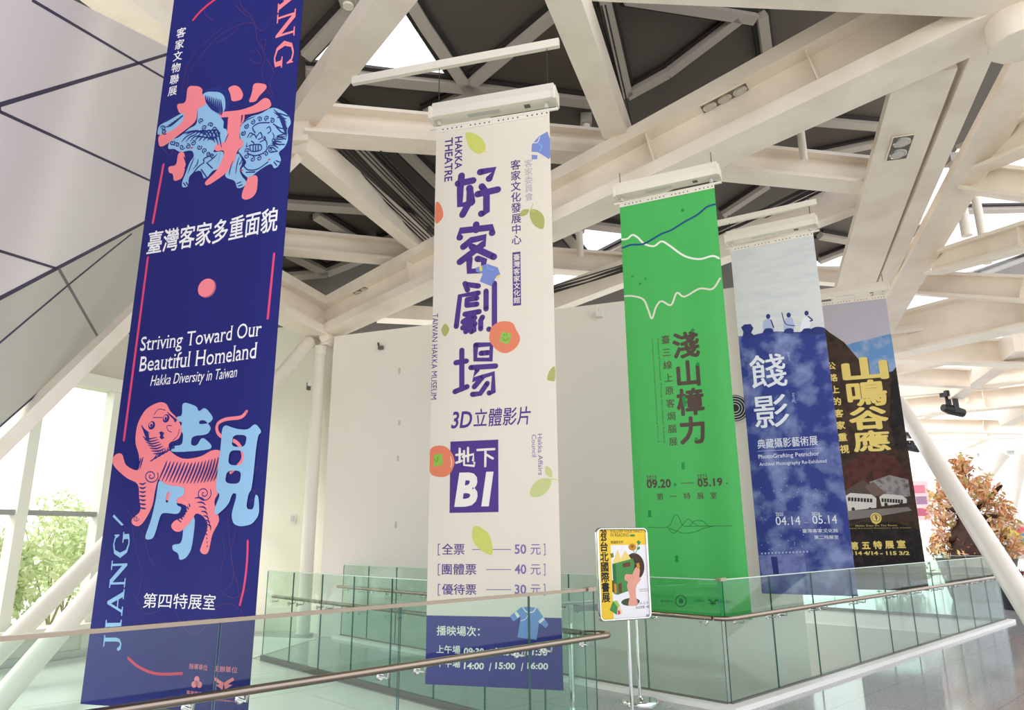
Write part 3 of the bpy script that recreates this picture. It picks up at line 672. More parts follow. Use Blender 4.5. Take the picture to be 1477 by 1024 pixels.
for i in range(7): B.stroke(LC([(1000-i*12, 480+i*22), (960-i*10, 490+i*16), (925-i*10, 500+i*14)]), 1.6, I_NAVY, taper=True)
for p in ((290, 580), (870, 672), (655, 745)): B.disc(220+p[0]/5.119, 100+p[1]/5.119, 2.0, 1.2, I_RED)
# lettering
B.column('客家文物聯展', 262, 48, 250, 132, 12.5, I_WHITE, .012)
B.text('臺灣客家多重面貌', 217, 335, 401, 334, I_WHITE, .016)
SERIF = {'J': [[(.30, 1), (.95, 1), (.95, .94), (.80, .93), (.80, .25), (.72, .02), (.45, -.12), (.15, -.10), (.05, .02), (.10, .12), (.22, .12), (.28, .02), (.42, -.05), (.56, .06), (.58, .25), (.58, .93), (.30, .94)]],
         'I': [[(.15, 1), (.85, 1), (.85, .94), (.64, .92), (.64, .08), (.85, .06), (.85, 0), (.15, 0), (.15, .06), (.37, .08), (.37, .92), (.15, .94)]],
         'A': [[(.46, 1.02), (.56, 1.02), (.90, .08), (1.0, .06), (1.0, 0), (.62, 0), (.62, .06), (.70, .08), (.62, .32), (.30, .32), (.22, .08), (.34, .06), (.34, 0), (0, 0), (0, .06), (.12, .08)], [(.33, .39), (.60, .39), (.47, .78)]],
         'N': [[(0, 1), (.30, 1), (.80, .30), (.80, .93), (.66, .94), (.66, 1), (1, 1), (1, .94), (.88, .93), (.88, -.02), (.80, -.02), (.20, .82), (.20, .07), (.34, .06), (.34, 0), (0, 0), (0, .06), (.12, .07), (.12, .93), (0, .94)]],
         'G': [[(.93, 1.0), (.93, .68), (.88, .68), (.78, .88), (.58, .95), (.34, .86), (.23, .52), (.33, .16), (.58, .04), (.74, .08), (.74, .36), (.60, .39), (.60, .44), (1.02, .44), (1.02, .39), (.93, .37), (.93, .06), (.76, 0), (.56, -.03), (.22, .08), (.03, .48), (.20, .90), (.54, 1.02), (.76, .98), (.87, .92), (.89, 1.0)]],
         ',': [[(.35, .95), (.62, 1.05), (.30, .45), (.18, .5)]]}
def serif(Sh, word, quad_a, quad_b, hgt, m, rot):
    """big serif capitals; quad_a / quad_b = photo points of the first and last letter's base line start and end"""
    a, b = Sh.loc(*quad_a), Sh.loc(*quad_b); d = b-a; L = np.linalg.norm(d); d /= L; u = np.array([-d[1], d[0]])
    wid = {'J': .62, 'I': .52, 'A': .95, 'N': 1.0, 'G': .98, ',': .4}; tot = sum(wid[c]+.06 for c in word); x = 0
    k = L/tot; H = hgt*Sh.pxm(*quad_a)
    for c in word:
        lp = [[tuple(a+d*(x+px*wid[c])*k+u*py*H) for px, py in l] for l in SERIF[c]]; Sh.poly(lp, m, px=False); x += wid[c]+.06
serif(B, 'JIANG', (406, -62), (396, 104), 25, I_PINK, -90)
serif(B, 'JIANG', (172, 940), (189, 765), 31, I_BLUE, 90)
B.poly([(167, 742), (180, 757), (177, 758), (165, 745)], I_BLUE)
for a, b in (((237, 238), (222, 322)), ((215, 372), (181, 635)), ((397, 367), (388, 460)), ((232, 246), (224, 318))): 
    if a != (232, 246): B.stroke([a, b], 3.4, I_MAGENTA)
B.stroke([(279, 29), (288, 18), (300, 7), (312, -2)], 3.0, I_RED)
B.stroke([(360, 780), (359, 810), (355, 845), (349, 872)], 3.4, I_PINK if 0 else I_MAGENTA)
B.stroke([(185, 949), (200, 962), (225, 972), (260, 972)], 4.0, I_RED)
B.disc(298.5, 415.5, 11.5, 13, ink('pink_shade', (176, 92, 120))); B.disc(296.5, 414.5, 11.5, 13, I_PINK)
B.text('Striving Toward Our', 206, 486.5, 378, 492, I_WHITE, .0, serif=True)
B.text('Beautiful Homeland', 205, 514.5, 372, 517.5, I_WHITE, .0, serif=True)
B.text('Hakka Diversity in Taiwan', 219, 542, 342, 549, I_WHITE, .0, shear=.2)
# tiger between the strokes of the second big character
for p in ([(425, 72), (500, 95), (512, 128), (545, 100), (595, 160), (570, 190), (512, 196), (515, 175), (545, 172), (582, 215), (560, 252), (475, 260), (468, 310), (500, 315), (530, 262), (585, 310), (577, 335), (360, 352), (375, 315), (425, 310), (430, 240), (400, 235), (420, 205), (425, 182), (390, 182), (395, 155), (425, 150)],
          [(430, 720), (495, 690), (472, 880), (440, 930), (405, 942), (400, 902), (370, 886), (368, 855), (420, 850)]): B.poly(TC(p), I_BLUE, 'corner')
B.stroke(TC([(788, 130), (755, 160), (665, 170), (618, 195), (618, 240), (655, 270), (730, 295), (765, 345), (762, 400), (700, 460)]), 5.2, I_PINK)
B.poly(TC([(240, 110), (300, 78), (340, 85), (362, 125), (395, 160), (422, 220), (405, 275), (360, 297), (355, 330), (388, 365), (440, 385), (520, 372), (590, 338), (645, 355), (645, 480), (632, 560), (602, 620), (625, 690), (630, 730), (592, 800), (570, 890), (545, 908), (520, 892), (527, 860), (562, 760), (540, 705), (497, 685), (470, 725), (420, 778), (385, 782), (364, 755), (382, 725), (430, 700), (440, 640), (330, 605), (302, 495), (280, 560), (265, 640), (230, 712), (195, 752), (162, 745), (158, 715), (200, 670), (195, 600), (187, 525), (130, 490), (70, 432), (57, 395), (75, 363), (108, 362), (130, 422), (190, 447), (195, 370), (178, 300), (184, 220), (205, 160)]), I_PINK, True)
for i in range(17):
    f = i/16; x = 320+f*300; B.stroke(TC([(x+25, 395+20*math.sin(f*3.1)-f*25), (x+8, 440+10*math.sin(f*3)), (x-22, 505+16*math.sin(f*3))]), 3.0, I_NAVY, taper=True)
for x, y, r in ((258, 480, 40), (540, 575, 44)): curl(B, TC, x, y, r, I_NAVY, 1.6, 2.0, -.5)
curl(B, TC, 178, 712, 16, I_NAVY, 1.1)
for i in range(7):
    B.stroke(TC([(195, 520+i*22), (215, 525+i*22), (232, 515+i*24)]), 2.5, I_NAVY, taper=True)
    B.stroke(TC([(488+i*12, 600+i*24), (520+i*10, 598+i*26), (545+i*6, 610+i*28)]), 2.4, I_NAVY, taper=True)
    B.stroke(TC([(545+i*3, 730+i*22), (560, 735+i*22)]), 1.8, I_NAVY)
    B.stroke(TC([(215+i*9, 262+i*16), (240+i*12, 278+i*13), (292+i*8, 268+i*12)]), 2.2, I_NAVY, taper=True)
    B.stroke(TC([(208+i*3, 200+i*9), (222+i*3, 225+i*8), (250, 245+i*8)]), 2.2, I_NAVY, taper=True)
    B.stroke(TC([(345+i*7, 128+i*7), (365+i*5, 150+i*4), (385, 168+i*3)]), 2.0, I_NAVY, taper=True)
    B.stroke(TC([(250+i*18, 400-i*12), (275+i*18, 385-i*10), (300+i*12, 345-i*6)]), 2.2, I_NAVY, taper=True)
    B.stroke(TC([(140+i*10, 430+i*2), (150+i*10, 415-i*2), (158+i*10, 395-i*3)]), 2.2, I_NAVY, taper=True)
    B.stroke(TC([(415+i*8, 730-i*14), (400+i*10, 718-i*14)]), 1.8, I_NAVY)
for x, y in ((263, 203), (340, 165)):
    B.disc(150+x/3.792, 560+y/3.792, 4.6, 6.0, I_NAVY); B.disc(150+x/3.792-.8, 560+y/3.792-1, 2.6, 3.6, I_PINK); B.disc(150+x/3.792-.4, 560+y/3.792, 1.6, 2.2, I_NAVY)
B.poly(TC([(302, 240), (318, 236), (330, 246), (322, 262), (332, 270), (316, 280), (304, 268), (310, 258)]), I_NAVY)
for p in ([(275, 145), (300, 115), (335, 120)], [(270, 160), (320, 160)], [(375, 285), (400, 260), (410, 225)], [(370, 240), (350, 230), (345, 205), (370, 205)]): B.stroke(TC(p), 1.1, I_NAVY)
B.poly([TC([(300, 495), (345, 530), (440, 540), (430, 590), (395, 600), (395, 640), (422, 650), (405, 690), (330, 680), (310, 690), (280, 800), (265, 825), (230, 828), (228, 805), (260, 720), (287, 600)]), TC([(345, 565), (362, 565), (352, 625), (336, 625)])], I_BLUE, 'corner')
B.poly([TC([(650, 195), (735, 225), (800, 230), (840, 192), (875, 240), (850, 262), (822, 550), (802, 580), (790, 660), (830, 665), (838, 580), (856, 590), (860, 690), (822, 745), (760, 757), (720, 742), (708, 690), (742, 580), (715, 572), (690, 640), (612, 702), (605, 660), (642, 580), (610, 560), (640, 330)]),
        TC([(715, 256), (797, 258), (782, 325), (705, 320)]), TC([(696, 340), (780, 342), (770, 425), (685, 420)]), TC([(680, 450), (765, 452), (755, 525), (668, 520)])], I_BLUE, 'corner')
B.text('第四特展室', 208, 855, 311, 880, I_WHITE, .004)
B.text('指導單位', 271, 957, 300, 967, I_PINK, .008); B.text('主辦單位', 312, 959, 345, 970, I_PINK, .008)
for q in range(3):
    an = [math.pi/2, math.pi*7/6, math.pi*11/6][q]; B.disc(283+5*math.cos(an), 985-5*math.sin(an), 4.2, 4.8, I_PINK)
curl(B, lambda p: p, 283, 985, 4, I_NAVY, 1.0)
B.text('客家委員會', 267, 996, 298, 1004, I_PINK, .01)
for dx in (-1, 1): B.poly([(326, 984), (326+dx*13, 976), (326+dx*15, 980), (326+dx*6, 986), (326+dx*13, 987), (326+dx*6, 991), (326+dx*2, 995)], I_PINK)
B.text('客家文化發展中心', 312, 1007, 342, 1012, I_PINK, .01)
finish_banner(B, 'dark blue banner with a blue lion and a pink tiger, at left of the group', hem=M_BLACK)
make_lift(B, 'white banner lift above the dark blue lion and tiger banner')

# ---------------------------------------------------- 2: cream theatre banner
B = make_sheet(-.185, 6.396, -75.1, 5.688, .396, 1.2, .006, .3); B2S = B
B.cloth(M_SATIN('cream', (236, 226, 210)))
I_P, I_PL, I_O, I_LG, I_OL, I_BL, I_YE = ink('purple', (84, 56, 138)), ink('light_purple', (132, 114, 172)), ink('persimmon', (236, 134, 100)), ink('lime', (212, 216, 112)), ink('olive', (178, 182, 104)), ink('cloth_blue', (126, 144, 208)), ink('yellow', (238, 220, 106))
I_P2 = ink('deep_violet', (54, 54, 138)); I_CREAM = ink('cream', (244, 240, 228)); I_SKY = ink('pale_blue', (134, 178, 228)); I_GRE = ink('calyx_green', (150, 196, 84)); I_GR2 = ink('leaf_green', (110, 160, 60))
c1 = lambda p: cr(610, 170, 4.45, p)
c2 = lambda p: cr(610, 400, 4.655, p)
c3 = lambda p: cr(610, 600, 4.45, p)
B.text('HAKKA', 656.5, 198, 666.5, 243, I_P, .02, rot=-90); B.text('THEATRE', 642, 200, 652.5, 261, I_P, .02, rot=-90)
for p in ([(248, 372), (240, 460), (238, 560), (310, 545)], [(226, 422), (322, 402)], [(303, 455), (299, 540), (255, 622)], [(299, 450), (315, 540)], [(368, 348), (457, 331), (425, 390)], [(378, 440), (408, 480), (408, 600), (375, 615)], [(352, 490), (480, 460)],
          [(342, 685), (342, 720)], [(237, 768), (242, 725), (444, 702), (444, 738)], [(260, 828), (312, 785), (400, 765), (388, 810), (238, 925)], [(315, 828), (455, 892)], [(299, 905), (298, 985), (385, 980), (393, 915), (352, 905)]): B.stroke(c1(p), 9.4, I_P, smooth=False)
for p in ([(283, 42), (300, 85)], [(290, 48), (372, 58)], [(225, 330), (250, 125), (372, 105)], [(298, 150), (362, 140)], [(296, 188), (362, 180)], [(298, 150), (296, 188)], [(283, 248), (378, 230)], [(345, 245), (270, 300)], [(348, 272), (268, 340)], [(338, 260), (343, 362), (325, 365)], [(350, 312), (288, 365)], [(424, 92), (424, 212)], [(480, 40), (480, 340), (443, 348)], [(400, 268), (388, 290), (388, 345)],
          [(262, 490), (262, 750)], [(222, 574), (292, 562)], [(216, 768), (297, 734)], [(355, 455), (460, 450), (456, 552), (352, 552), (355, 455)], [(390, 510), (440, 505)], [(322, 606), (488, 595)], [(365, 620), (335, 688), (472, 645), (472, 770), (445, 776)], [(402, 668), (345, 735)], [(432, 712), (385, 780), (333, 786)]): B.stroke(c2(p), 7.6, I_P, smooth=False)
B.column('客家文化發展中心', 743.5, 238, 745, 346, 13, ink('plum', (92, 68, 130)), .018, .95)
B.column('客家委員會', 762, 236, 763, 284, 10.5, ink('mauve', (184, 170, 182)), 0)
a, b = B.loc(739, 364), B.loc(751.5, 440); B.rect(a[0], b[1], b[0], a[1], ink('plum', ()), 3, 6)
B.column('臺灣客家文化館', 745, 371, 745.5, 433, 8.6, I_CREAM, .012)
B.text('TAIWAN HAKKA MUSEUM', 623.5, 453, 630, 576, I_P, .004, rot=-90)
B.text('3D', 651, 594, 681, 617, I_P, .02, shear=.18); B.text('立體影片', 683, 590, 766, 612, I_P, .012, shear=.12)
a, b = B.loc(650, 637), B.loc(719, 738.5); B.rect(a[0], b[1], b[0], a[1], I_P, 6, 6)
for p in ([(215, 250), (255, 245)], [(237, 210), (236, 295)], [(215, 300), (250, 288)], [(257, 262), (325, 245), (322, 285)], [(290, 205), (290, 290)], [(265, 225), (265, 315), (330, 320), (330, 300)], [(350, 218), (458, 212)], [(402, 218), (400, 322)], [(402, 245), (448, 272)]): B.stroke(c3(p), 3.4, I_CREAM, smooth=False)
B.text('B1', 656, 682, 712, 730, I_CREAM, .045, shear=.16)
B.text('Hakka Affairs', 775.5, 626, 783.5, 685, I_PL, .004, rot=-90); B.text('Council', 767, 627, 774, 659, I_PL, .004, rot=-90)
for y, s, p in ((792, '全票', '50'), (821, '團體票', '40'), (850, '優待票', '30')):
    x1 = 670 if len(s) == 2 else 687
    B.text('[', 632, y-8, 635, y+9, I_PL, .0); B.text(s, 638, y-8, x1, y+8, I_P, .01)
    B.stroke([(681 if len(s) == 2 else 701, y+.5), (737, y+.5)], 1.1, I_PL, rnd=False)
    B.text(p, 742, y-7, 759, y+7, I_PL, .02); B.text('元', 765, y-7, 780, y+8, I_PL, .006); B.text(']', 784, y-8, 787, y+9, I_PL, 0)
t0 = B.loc(700, 889)[1]; B.rect(0, 0, B.w, t0, I_P2, 16, 6); B.rect(0, 0, B.w, B.loc(700, 981)[1], ink('violet_hem', (56, 52, 134)), 16, 2)
B.text('播映場次：', 630.5, 902, 692, 918, I_CREAM, .02)
B.text('上午場', 630, 930, 664, 943, I_CREAM, .02); B.text('下午場', 630, 951, 664, 963, I_CREAM, .02)
for x0, x1, s in ((669, 698, '09:30'), (714, 743, '10:30'), (760, 790, '11:30')): B.text(s, x0, 934, x1, 946, I_CREAM, .028, shear=.08)
for x0, x1, s in ((669, 698, '14:00'), (714, 743, '15:00'), (760, 791, '16:00')): B.text(s, x0, 955, x1, 966, I_CREAM, .028, shear=.08)
for x in (705, 751): B.text('/', x, 936, x+4, 948, I_CREAM, .02); B.text('/', x, 956, x+4, 968, I_CREAM, .02)
# leaves, fruit and little jackets
def leaf(pts, m, vein=None, vm=None):
    B.poly(pts, m, True)
    if vein: B.stroke(vein, .9, vm or I_YE)
leaf(c1([(275, 97), (330, 100), (385, 140), (402, 200), (360, 232), (310, 205), (285, 160)]), I_LG, c1([(310, 130), (350, 190), (410, 222)]))
leaf(c1([(690, 590), (740, 595), (778, 640), (772, 712), (720, 695), (690, 645)]), I_OL); leaf(c1([(622, 620), (640, 590), (680, 588), (668, 618), (635, 632)]), I_OL); B.stroke(c1([(690, 585), (715, 605)]), 1.4, I_LG); B.stroke(c1([(695, 588), (707, 552)]), 1.3, I_LG)
leaf(c2([(150, 313), (178, 350), (150, 398), (124, 355)]), I_OL)
leaf(c2([(885, 600), (850, 630), (835, 685), (860, 696), (887, 690)]), I_OL)
leaf(c3([(325, 712), (370, 715), (430, 770), (445, 888), (370, 860), (318, 790)]), I_LG, c3([(350, 730), (395, 790), (408, 830)]))
leaf(c3([(690, 510), (700, 450), (750, 405), (822, 405), (810, 470), (750, 518)]), ink('sage', (204, 210, 142))); leaf(c3([(790, 320), (825, 345), (828, 395), (788, 370)]), ink('sage', ())); B.stroke(c3([(790, 440), (830, 405), (862, 410)]), 1.4, I_LG)
for p, cal in ((c2([(445, 400), (465, 330), (530, 295), (600, 305), (625, 350), (652, 410), (625, 470), (560, 508), (500, 490), (455, 440)]), c2([(530, 365), (595, 378), (575, 452), (512, 430)])), (c3([(46, 220), (110, 190), (170, 215), (205, 290), (175, 370), (120, 392), (46, 362)]), c3([(72, 250), (125, 240), (130, 310), (72, 328)])), (c1([(84, 545), (115, 560), (132, 620), (115, 660), (80, 672)]), None)):
    B.poly(p, I_O, True)
    if cal: B.poly(cal, I_GRE)
B.stroke(c2([(535, 405), (550, 425), (575, 410)]), 1.2, I_GR2); B.disc(610+545/4.655, 400+388/4.655, .9, 1.2, I_GR2); B.disc(610+562/4.655, 400+385/4.655, .9, 1.2, I_GR2)
B.stroke(c3([(75, 280), (92, 292), (100, 262)]), 1.1, I_GR2); B.stroke(c3([(180, 262), (186, 300), (180, 330)]), .9, I_CREAM)
B.poly(c1([(700, 170), (745, 120), (800, 88), (812, 130), (830, 135), (830, 240), (808, 266), (762, 235), (735, 220), (697, 218)]), I_BL); B.poly(c1([(698, 238), (735, 240), (735, 265), (700, 268)]), I_BL); B.stroke(c1([(705, 160), (735, 158), (750, 125)]), 1.0, I_CREAM); B.stroke(c1([(745, 165), (762, 185), (752, 215)]), 1.4, I_SKY)
B.poly(c1([(340, 962), (375, 948), (415, 938), (480, 960), (498, 1005), (470, 1020), (440, 1080), (365, 1050), (385, 1000), (342, 988)]), I_BL); B.poly(c1([(362, 952), (378, 948), (382, 982), (366, 985)]), I_YE); B.stroke(c1([(410, 940), (425, 970), (455, 975)]), 1.0, I_SKY); B.poly(c1([(470, 1018), (494, 1004), (498, 1016), (474, 1032)]), I_YE)
j = lambda p: cr(600, 800, 4.57, p)
B.poly(j([(618, 405), (690, 348), (740, 342), (800, 352), (875, 460), (855, 484), (812, 445), (795, 562), (668, 545), (690, 410), (640, 440)]), ink('jacket_blue', (112, 152, 214)))
B.poly(j([(648, 385), (662, 374), (684, 404), (668, 418)]), I_CREAM); B.poly(j([(806, 440), (838, 412), (850, 425), (818, 455)]), I_CREAM)
B.stroke(j([(705, 350), (730, 378), (770, 378), (790, 352)]), 1.6, I_CREAM); B.stroke(j([(745, 380), (725, 420), (690, 438)]), 1.0, I_CREAM)
finish_banner(B, 'cream theatre banner with purple characters and a B1 square, in front of the glass', hem=I_P2)
make_lift(B, 'white banner lift on two wires above the cream theatre banner')
support_bar(B, 1.0, .12, .80)

# ---------------------------------------------------- 3: green banner
B = make_sheet(1.958, 8.159, -64.7, 5.74, .745, 1.2, .024, .8); B3S = B
B.cloth(M_SATIN('green', (76, 182, 92)), 36, 50)
I_BR, I_DG, I_W3, I_B3 = ink('brown', (84, 66, 58)), ink('dark_green', (24, 140, 64)), ink('off_white', (236, 240, 226)), ink('stream_blue', (22, 76, 128))
g1 = lambda p: cr(790, 180, 3.6575, p)
B.stroke(g1([(385, 606), (420, 603), (447, 582), (475, 595), (510, 628), (560, 640), (600, 615), (640, 635), (720, 690), (800, 709), (870, 694), (905, 706)]), 2.6, I_W3)
B.stroke(g1([(385, 655), (440, 635), (500, 630), (550, 605), (600, 575), (650, 555), (720, 512), (790, 475), (840, 435), (885, 420)]), 2.6, I_B3)
B.stroke(g1([(400, 906), (450, 905), (505, 922), (530, 975), (550, 1022), (572, 960), (600, 930), (650, 950), (680, 885), (720, 905), (800, 865), (870, 868), (910, 812)]), 2.4, ink('pale_line', (226, 222, 204)))
B.disc(984.5, 303, 2.4, 2.4, I_DG)
for x, y in ((448, 803), (516, 813), (488, 840)): B.poly(g1([(x-8, y-6), (x+8, y-6), (x, y+9)]), I_DG)
B.column('淺山樟力', 989, 498, 999, 621, 34, I_BR, .034, .98, 36)
B.column('臺三線上原客焗腦展', 960, 490, 971, 637, 11.4, I_BR, .012)
B.text('Treasure of Mountains: Tracing the Camphor Industry', 947, 487, 960, 639, I_BR, 0, rot=-90); B.text('in Indigenous and Hakka Settlements along Route 3', 939.5, 488, 951, 638, I_BR, 0, rot=-90)
for x, y in ((999, 476), (1006, 525), (1004, 633)): B.disc(x, y, 2.6, 2.6, I_DG)
for x, y in ((985, 672), (937.5, 741), (976, 806)): B.poly([(x-2.5, y-5), (x+2, y-5), (x+2.5, y+5), (x-2, y+5)], I_DG)
B.poly([(983, 572), (988, 570), (990, 586), (986, 587)], I_DG)
B.text('2023', 933, 686, 947, 693.5, I_BR, .02, space=1.3); B.text('09.20', 933, 692, 968, 703.5, I_BR, .035, space=1.05); B.text('2025', 1005, 684, 1020, 691, I_BR, .02, space=1.3); B.text('05.19', 1005, 690.5, 1043, 701, I_BR, .035, space=1.05)
B.stroke([(982, 697), (1000, 696)], 1, I_BR); B.disc(973.5, 699, 2.2, 2.4, I_DG); B.disc(1049, 697, 1.6, 1.4, I_DG)
for i, ch in enumerate('第一特展室'): B.column(ch, 952+i*19.3, 716.5-i*.4, 952, 716, 9.4, I_BR, .01)
h1 = lambda p: cr(780, 740, 3.607, p)
for p in ([(560, 73), (660, 72), (690, 20), (705, 8), (720, 25), (740, 65), (800, 68), (996, 67)], [(660, 72), (680, 100), (700, 100), (730, 70), (765, 30), (790, 50), (820, 68)], [(670, 78), (740, 104), (800, 98), (850, 78), (900, 68)], [(770, 70), (800, 40), (840, 42), (870, 65)]): B.stroke(h1(p), .8, ink('line_green', (28, 110, 56)))
B.text('指導單位', 953, 865, 971, 869, ink('line_green', ()), .01); B.text('主辦單位', 999, 865, 1016, 869, ink('line_green', ()), .01)
c = (982, 867); B.stroke([(c[0]+7.6*math.cos(i*math.pi/12), c[1]+8*math.sin(i*math.pi/12)) for i in range(25)], 1.6, ink('line_green', ())); B.disc(982, 867, 3.4, 3.6, ink('line_green', ()))
for dx in (-1, 1): B.poly([(1028, 868), (1028+dx*6, 864), (1028+dx*7, 866), (1028+dx*3, 869), (1028+dx*5, 871), (1028, 873)], ink('line_green', ()))
B.text('客家文化發展中心', 1035, 865, 1058, 871, ink('line_green', ()), .01)
finish_banner(B, 'bright green banner with white contour lines, third from the left')
make_lift(B, 'white banner lift above the green banner, under the large beam', cable=.3)

# ---------------------------------------------------- 4: white and blue photograph banner
B = make_sheet(3.929, 9.959, -60.4, 5.88, .826, 1.2, .014, .2); B4S = B
B.cloth(mat('cloth_cloudy_white', (222, 222, 222), .45, noise=.7, scale=2.2, spec=.35, rgb2=(202, 206, 212), stretch=(1, 1, 5)))
I_BP = mat('ink_dappled_blue', (54, 66, 142), .45, noise=.85, scale=3.4, rgb2=(158, 170, 216), spec=.2); I_DB = ink('photo_blue', (44, 54, 124)); I_W4 = ink('print_white', (236, 238, 246)); I_LB = ink('pale_photo_blue', (180, 188, 222))
k1 = lambda p: cr(1050, 430, 3.7947, p)
edge = [B.loc(*q) for q in k1([(45, 210), (120, 208), (190, 190), (260, 182), (330, 183), (400, 185), (460, 170), (500, 158), (532, 180)])]
top = [(min(max(p[0], 0), B.w), p[1]) for p in edge]; top[0] = (0, top[0][1]); top[-1] = (B.w, top[-1][1])
B.poly([(0, 0), (B.w*.25, 0), (B.w*.5, 0), (B.w*.75, 0), (B.w, 0)]+[(B.w, top[-1][1]*i/10) for i in range(1, 10)]+top[::-1]+[(0, top[0][1]*i/10) for i in range(9, 0, -1)], I_BP, px=False)
B.poly(k1([(80, 215), (85, 185), (72, 160), (90, 145), (125, 142), (140, 165), (128, 190), (150, 210), (110, 222)]), I_DB); B.poly(k1([(440, 182), (480, 158), (530, 165), (532, 195), (470, 200)]), I_DB, True)
for p, b_ in (((220, 100), [(192, 135), (210, 115), (235, 118), (250, 150), (248, 185), (200, 188)]), ((332, 92), [(305, 140), (320, 108), (350, 108), (362, 150), (355, 182), (310, 188)]), ((430, 82), [(398, 150), (415, 105), (445, 110), (450, 150), (430, 185), (398, 185)])):
    B.poly(k1(b_), I_LB if p[0] != 430 else I_W4, True); B.disc(1050+p[0]/3.7947, 430+p[1]/3.7947, 3.1, 3.6, I_DB); B.poly(k1([(p[0]-16, 168), (p[0]+20, 166), (p[0]+24, 188), (p[0]-22, 189)]), I_DB, True)
    B.stroke(k1([(b_[0][0]+5, 186), (b_[-2][0], 188)]), 3, I_DB)
B.stroke(k1([(295, 80), (315, 140), (365, 150)]), 1.2, I_DB); B.stroke(k1([(440, 100), (462, 120), (450, 125)]), 1.8, I_DB); B.stroke(k1([(235, 120), (250, 160)]), 1.6, I_DB)
B.column('餞', 1108, 536, 1108, 536, 45, I_W4, .010, 1.0); B.column('影', 1112, 594, 1112, 594, 45, I_W4, .010, 1.0)
B.text('jien', 1134.5, 508, 1140.5, 519, I_LB, 0, rot=-90); B.text("iang'", 1141, 567, 1148.5, 581, I_LB, 0, rot=-90)
B.text('典藏攝影藝術展', 1092, 634, 1180, 642, I_W4, .006); B.stroke([(1093, 651), (1185, 646)], .7, I_LB)
B.text('PhotoGrafting Petrichor', 1093.5, 656, 1182, 658.5, I_W4, .0, serif=True); B.text('Archival Photography Re-Exhibited', 1095, 667.5, 1193, 668.5, I_W4, 0, serif=True)
B.text('2025', 1119, 739.5, 1130, 744, I_W4, 0); B.text('04.14', 1118.5, 745, 1155, 757, I_W4, .002); B.text('2026', 1170, 738.5, 1183, 743, I_W4, 0); B.text('05.14', 1171, 743.5, 1208, 755, I_W4, .002); B.stroke([(1159, 754), (1166, 753.5)], .8, I_LB)
B.text('臺灣客家文化館', 1157, 763, 1209, 768, I_W4, .004); B.text('第二特展室', 1174, 772, 1210, 777.5, I_W4, .004)
for i in range(14): x = 1098+i*5; B.poly([(x, 797-i*.2), (x+2.5, 797-i*.2), (x+2.5, 799.5-i*.2), (x, 799.5-i*.2)], I_LB)
B.poly([(1094, 801), (1160, 798), (1164, 828), (1100, 832)], mat('ink_misty_blue', (124, 132, 190), .5, noise=.8, scale=12, rgb2=(74, 82, 150))); B.poly([(1112, 803), (1121, 803), (1124, 828), (1116, 828)], I_DB)
for i in range(60):
    x, y = 1095+rng.random()*100, 690+rng.random()*110
    if B.loc(x, y)[0] > .05: B.disc(x, y, .5, .5, I_W4, 6)
finish_banner(B, 'white and blue photo banner with three seated musicians, beside the green banner', hem=I_DB)
make_lift(B, 'white banner lift over the white and blue photo banner', cable=.42)
support_bar(B, .6, .1, .5)

# ---------------------------------------------------- 5: dark mountain banner
B = make_sheet(6.52, 12.94, -68, 5.93, .66, 1.2, .012, .5); B5S = B
B.cloth(mat('cloth_lilac_sky', (188, 184, 196), .5, noise=.4, scale=1.2, spec=.3, rgb2=(172, 172, 190)))
k5 = lambda p: cr(1180, 480, 2.926, p)
I_MT = mat('ink_mountain_brown', (74, 58, 48), .6, noise=.9, scale=7, rgb2=(44, 37, 32), spec=.15); I_DK = mat('ink_dark_slope', (38, 34, 34), .6, noise=.8, scale=9, rgb2=(60, 55, 53), spec=.15); I_RB = mat('ink_red_slope', (92, 54, 48), .6, noise=.8, scale=9, rgb2=(52, 37, 35), spec=.15)
I_GO, I_GS, I_BU, I_SK = ink('gold', (232, 208, 116)), ink('gold_shadow', (46, 40, 34)), ink('bus_white', (216, 212, 206)), mat('ink_cloudy_blue', (92, 142, 196), .5, noise=.9, scale=5, rgb2=(168, 178, 202))
pt = [B.loc(*q) for q in k5([(110, 40), (170, 110), (210, 150), (320, 160)])]; q0 = B.loc(*k5([(40, 20)])[0])
B.poly([(0.25, pt[0][1]-.1), (.55, pt[1][1]+.32), (B.w, pt[1][1]+.42), (B.w, pt[3][1]-.1), (.6, pt[3][1]-.15)], I_SK, px=False)
B.poly([(0, 0), (.3, 0), (.6, 0), (.9, 0), (B.w, 0), (B.w, .8), (B.w, 1.6), (B.w, 2.4), (B.w, pt[3][1]), (pt[2][0], pt[2][1]-.15), tuple(pt[1]), tuple(pt[0]), (.16, q0[1]+.1), (0, q0[1]+.3), (0, 2.5), (0, 1.5), (0, .8)], I_MT, px=False)
B.poly(k5([(310, 170), (338, 130), (365, 330), (384, 480), (330, 500), (300, 380)]), I_DK)
B.poly([(0, 0), (B.w/2, 0), (B.w, 0), (B.w, .5), (B.w, 1.0), (.8, 1.15), (.3, 1.15), (0, 1.05), (0, .5)], I_DK, px=False)
B.poly(k5([(110, 560), (200, 500), (320, 520), (385, 600), (395, 680), (120, 680)]), I_RB)
B.poly(k5([(215, 630), (300, 600), (380, 620), (390, 690), (290, 700)]), mat('ink_foliage_grey', (150, 144, 144), .5, noise=.9, scale=14, rgb2=(70, 62, 60)))
B.poly(k5([(112, 668), (190, 618), (240, 660), (240, 690), (112, 690)]), ink('hut_roof', (84, 70, 64))); B.poly(k5([(195, 650), (232, 628), (290, 682), (240, 690)]), ink('hut_gable', (112, 92, 82)))
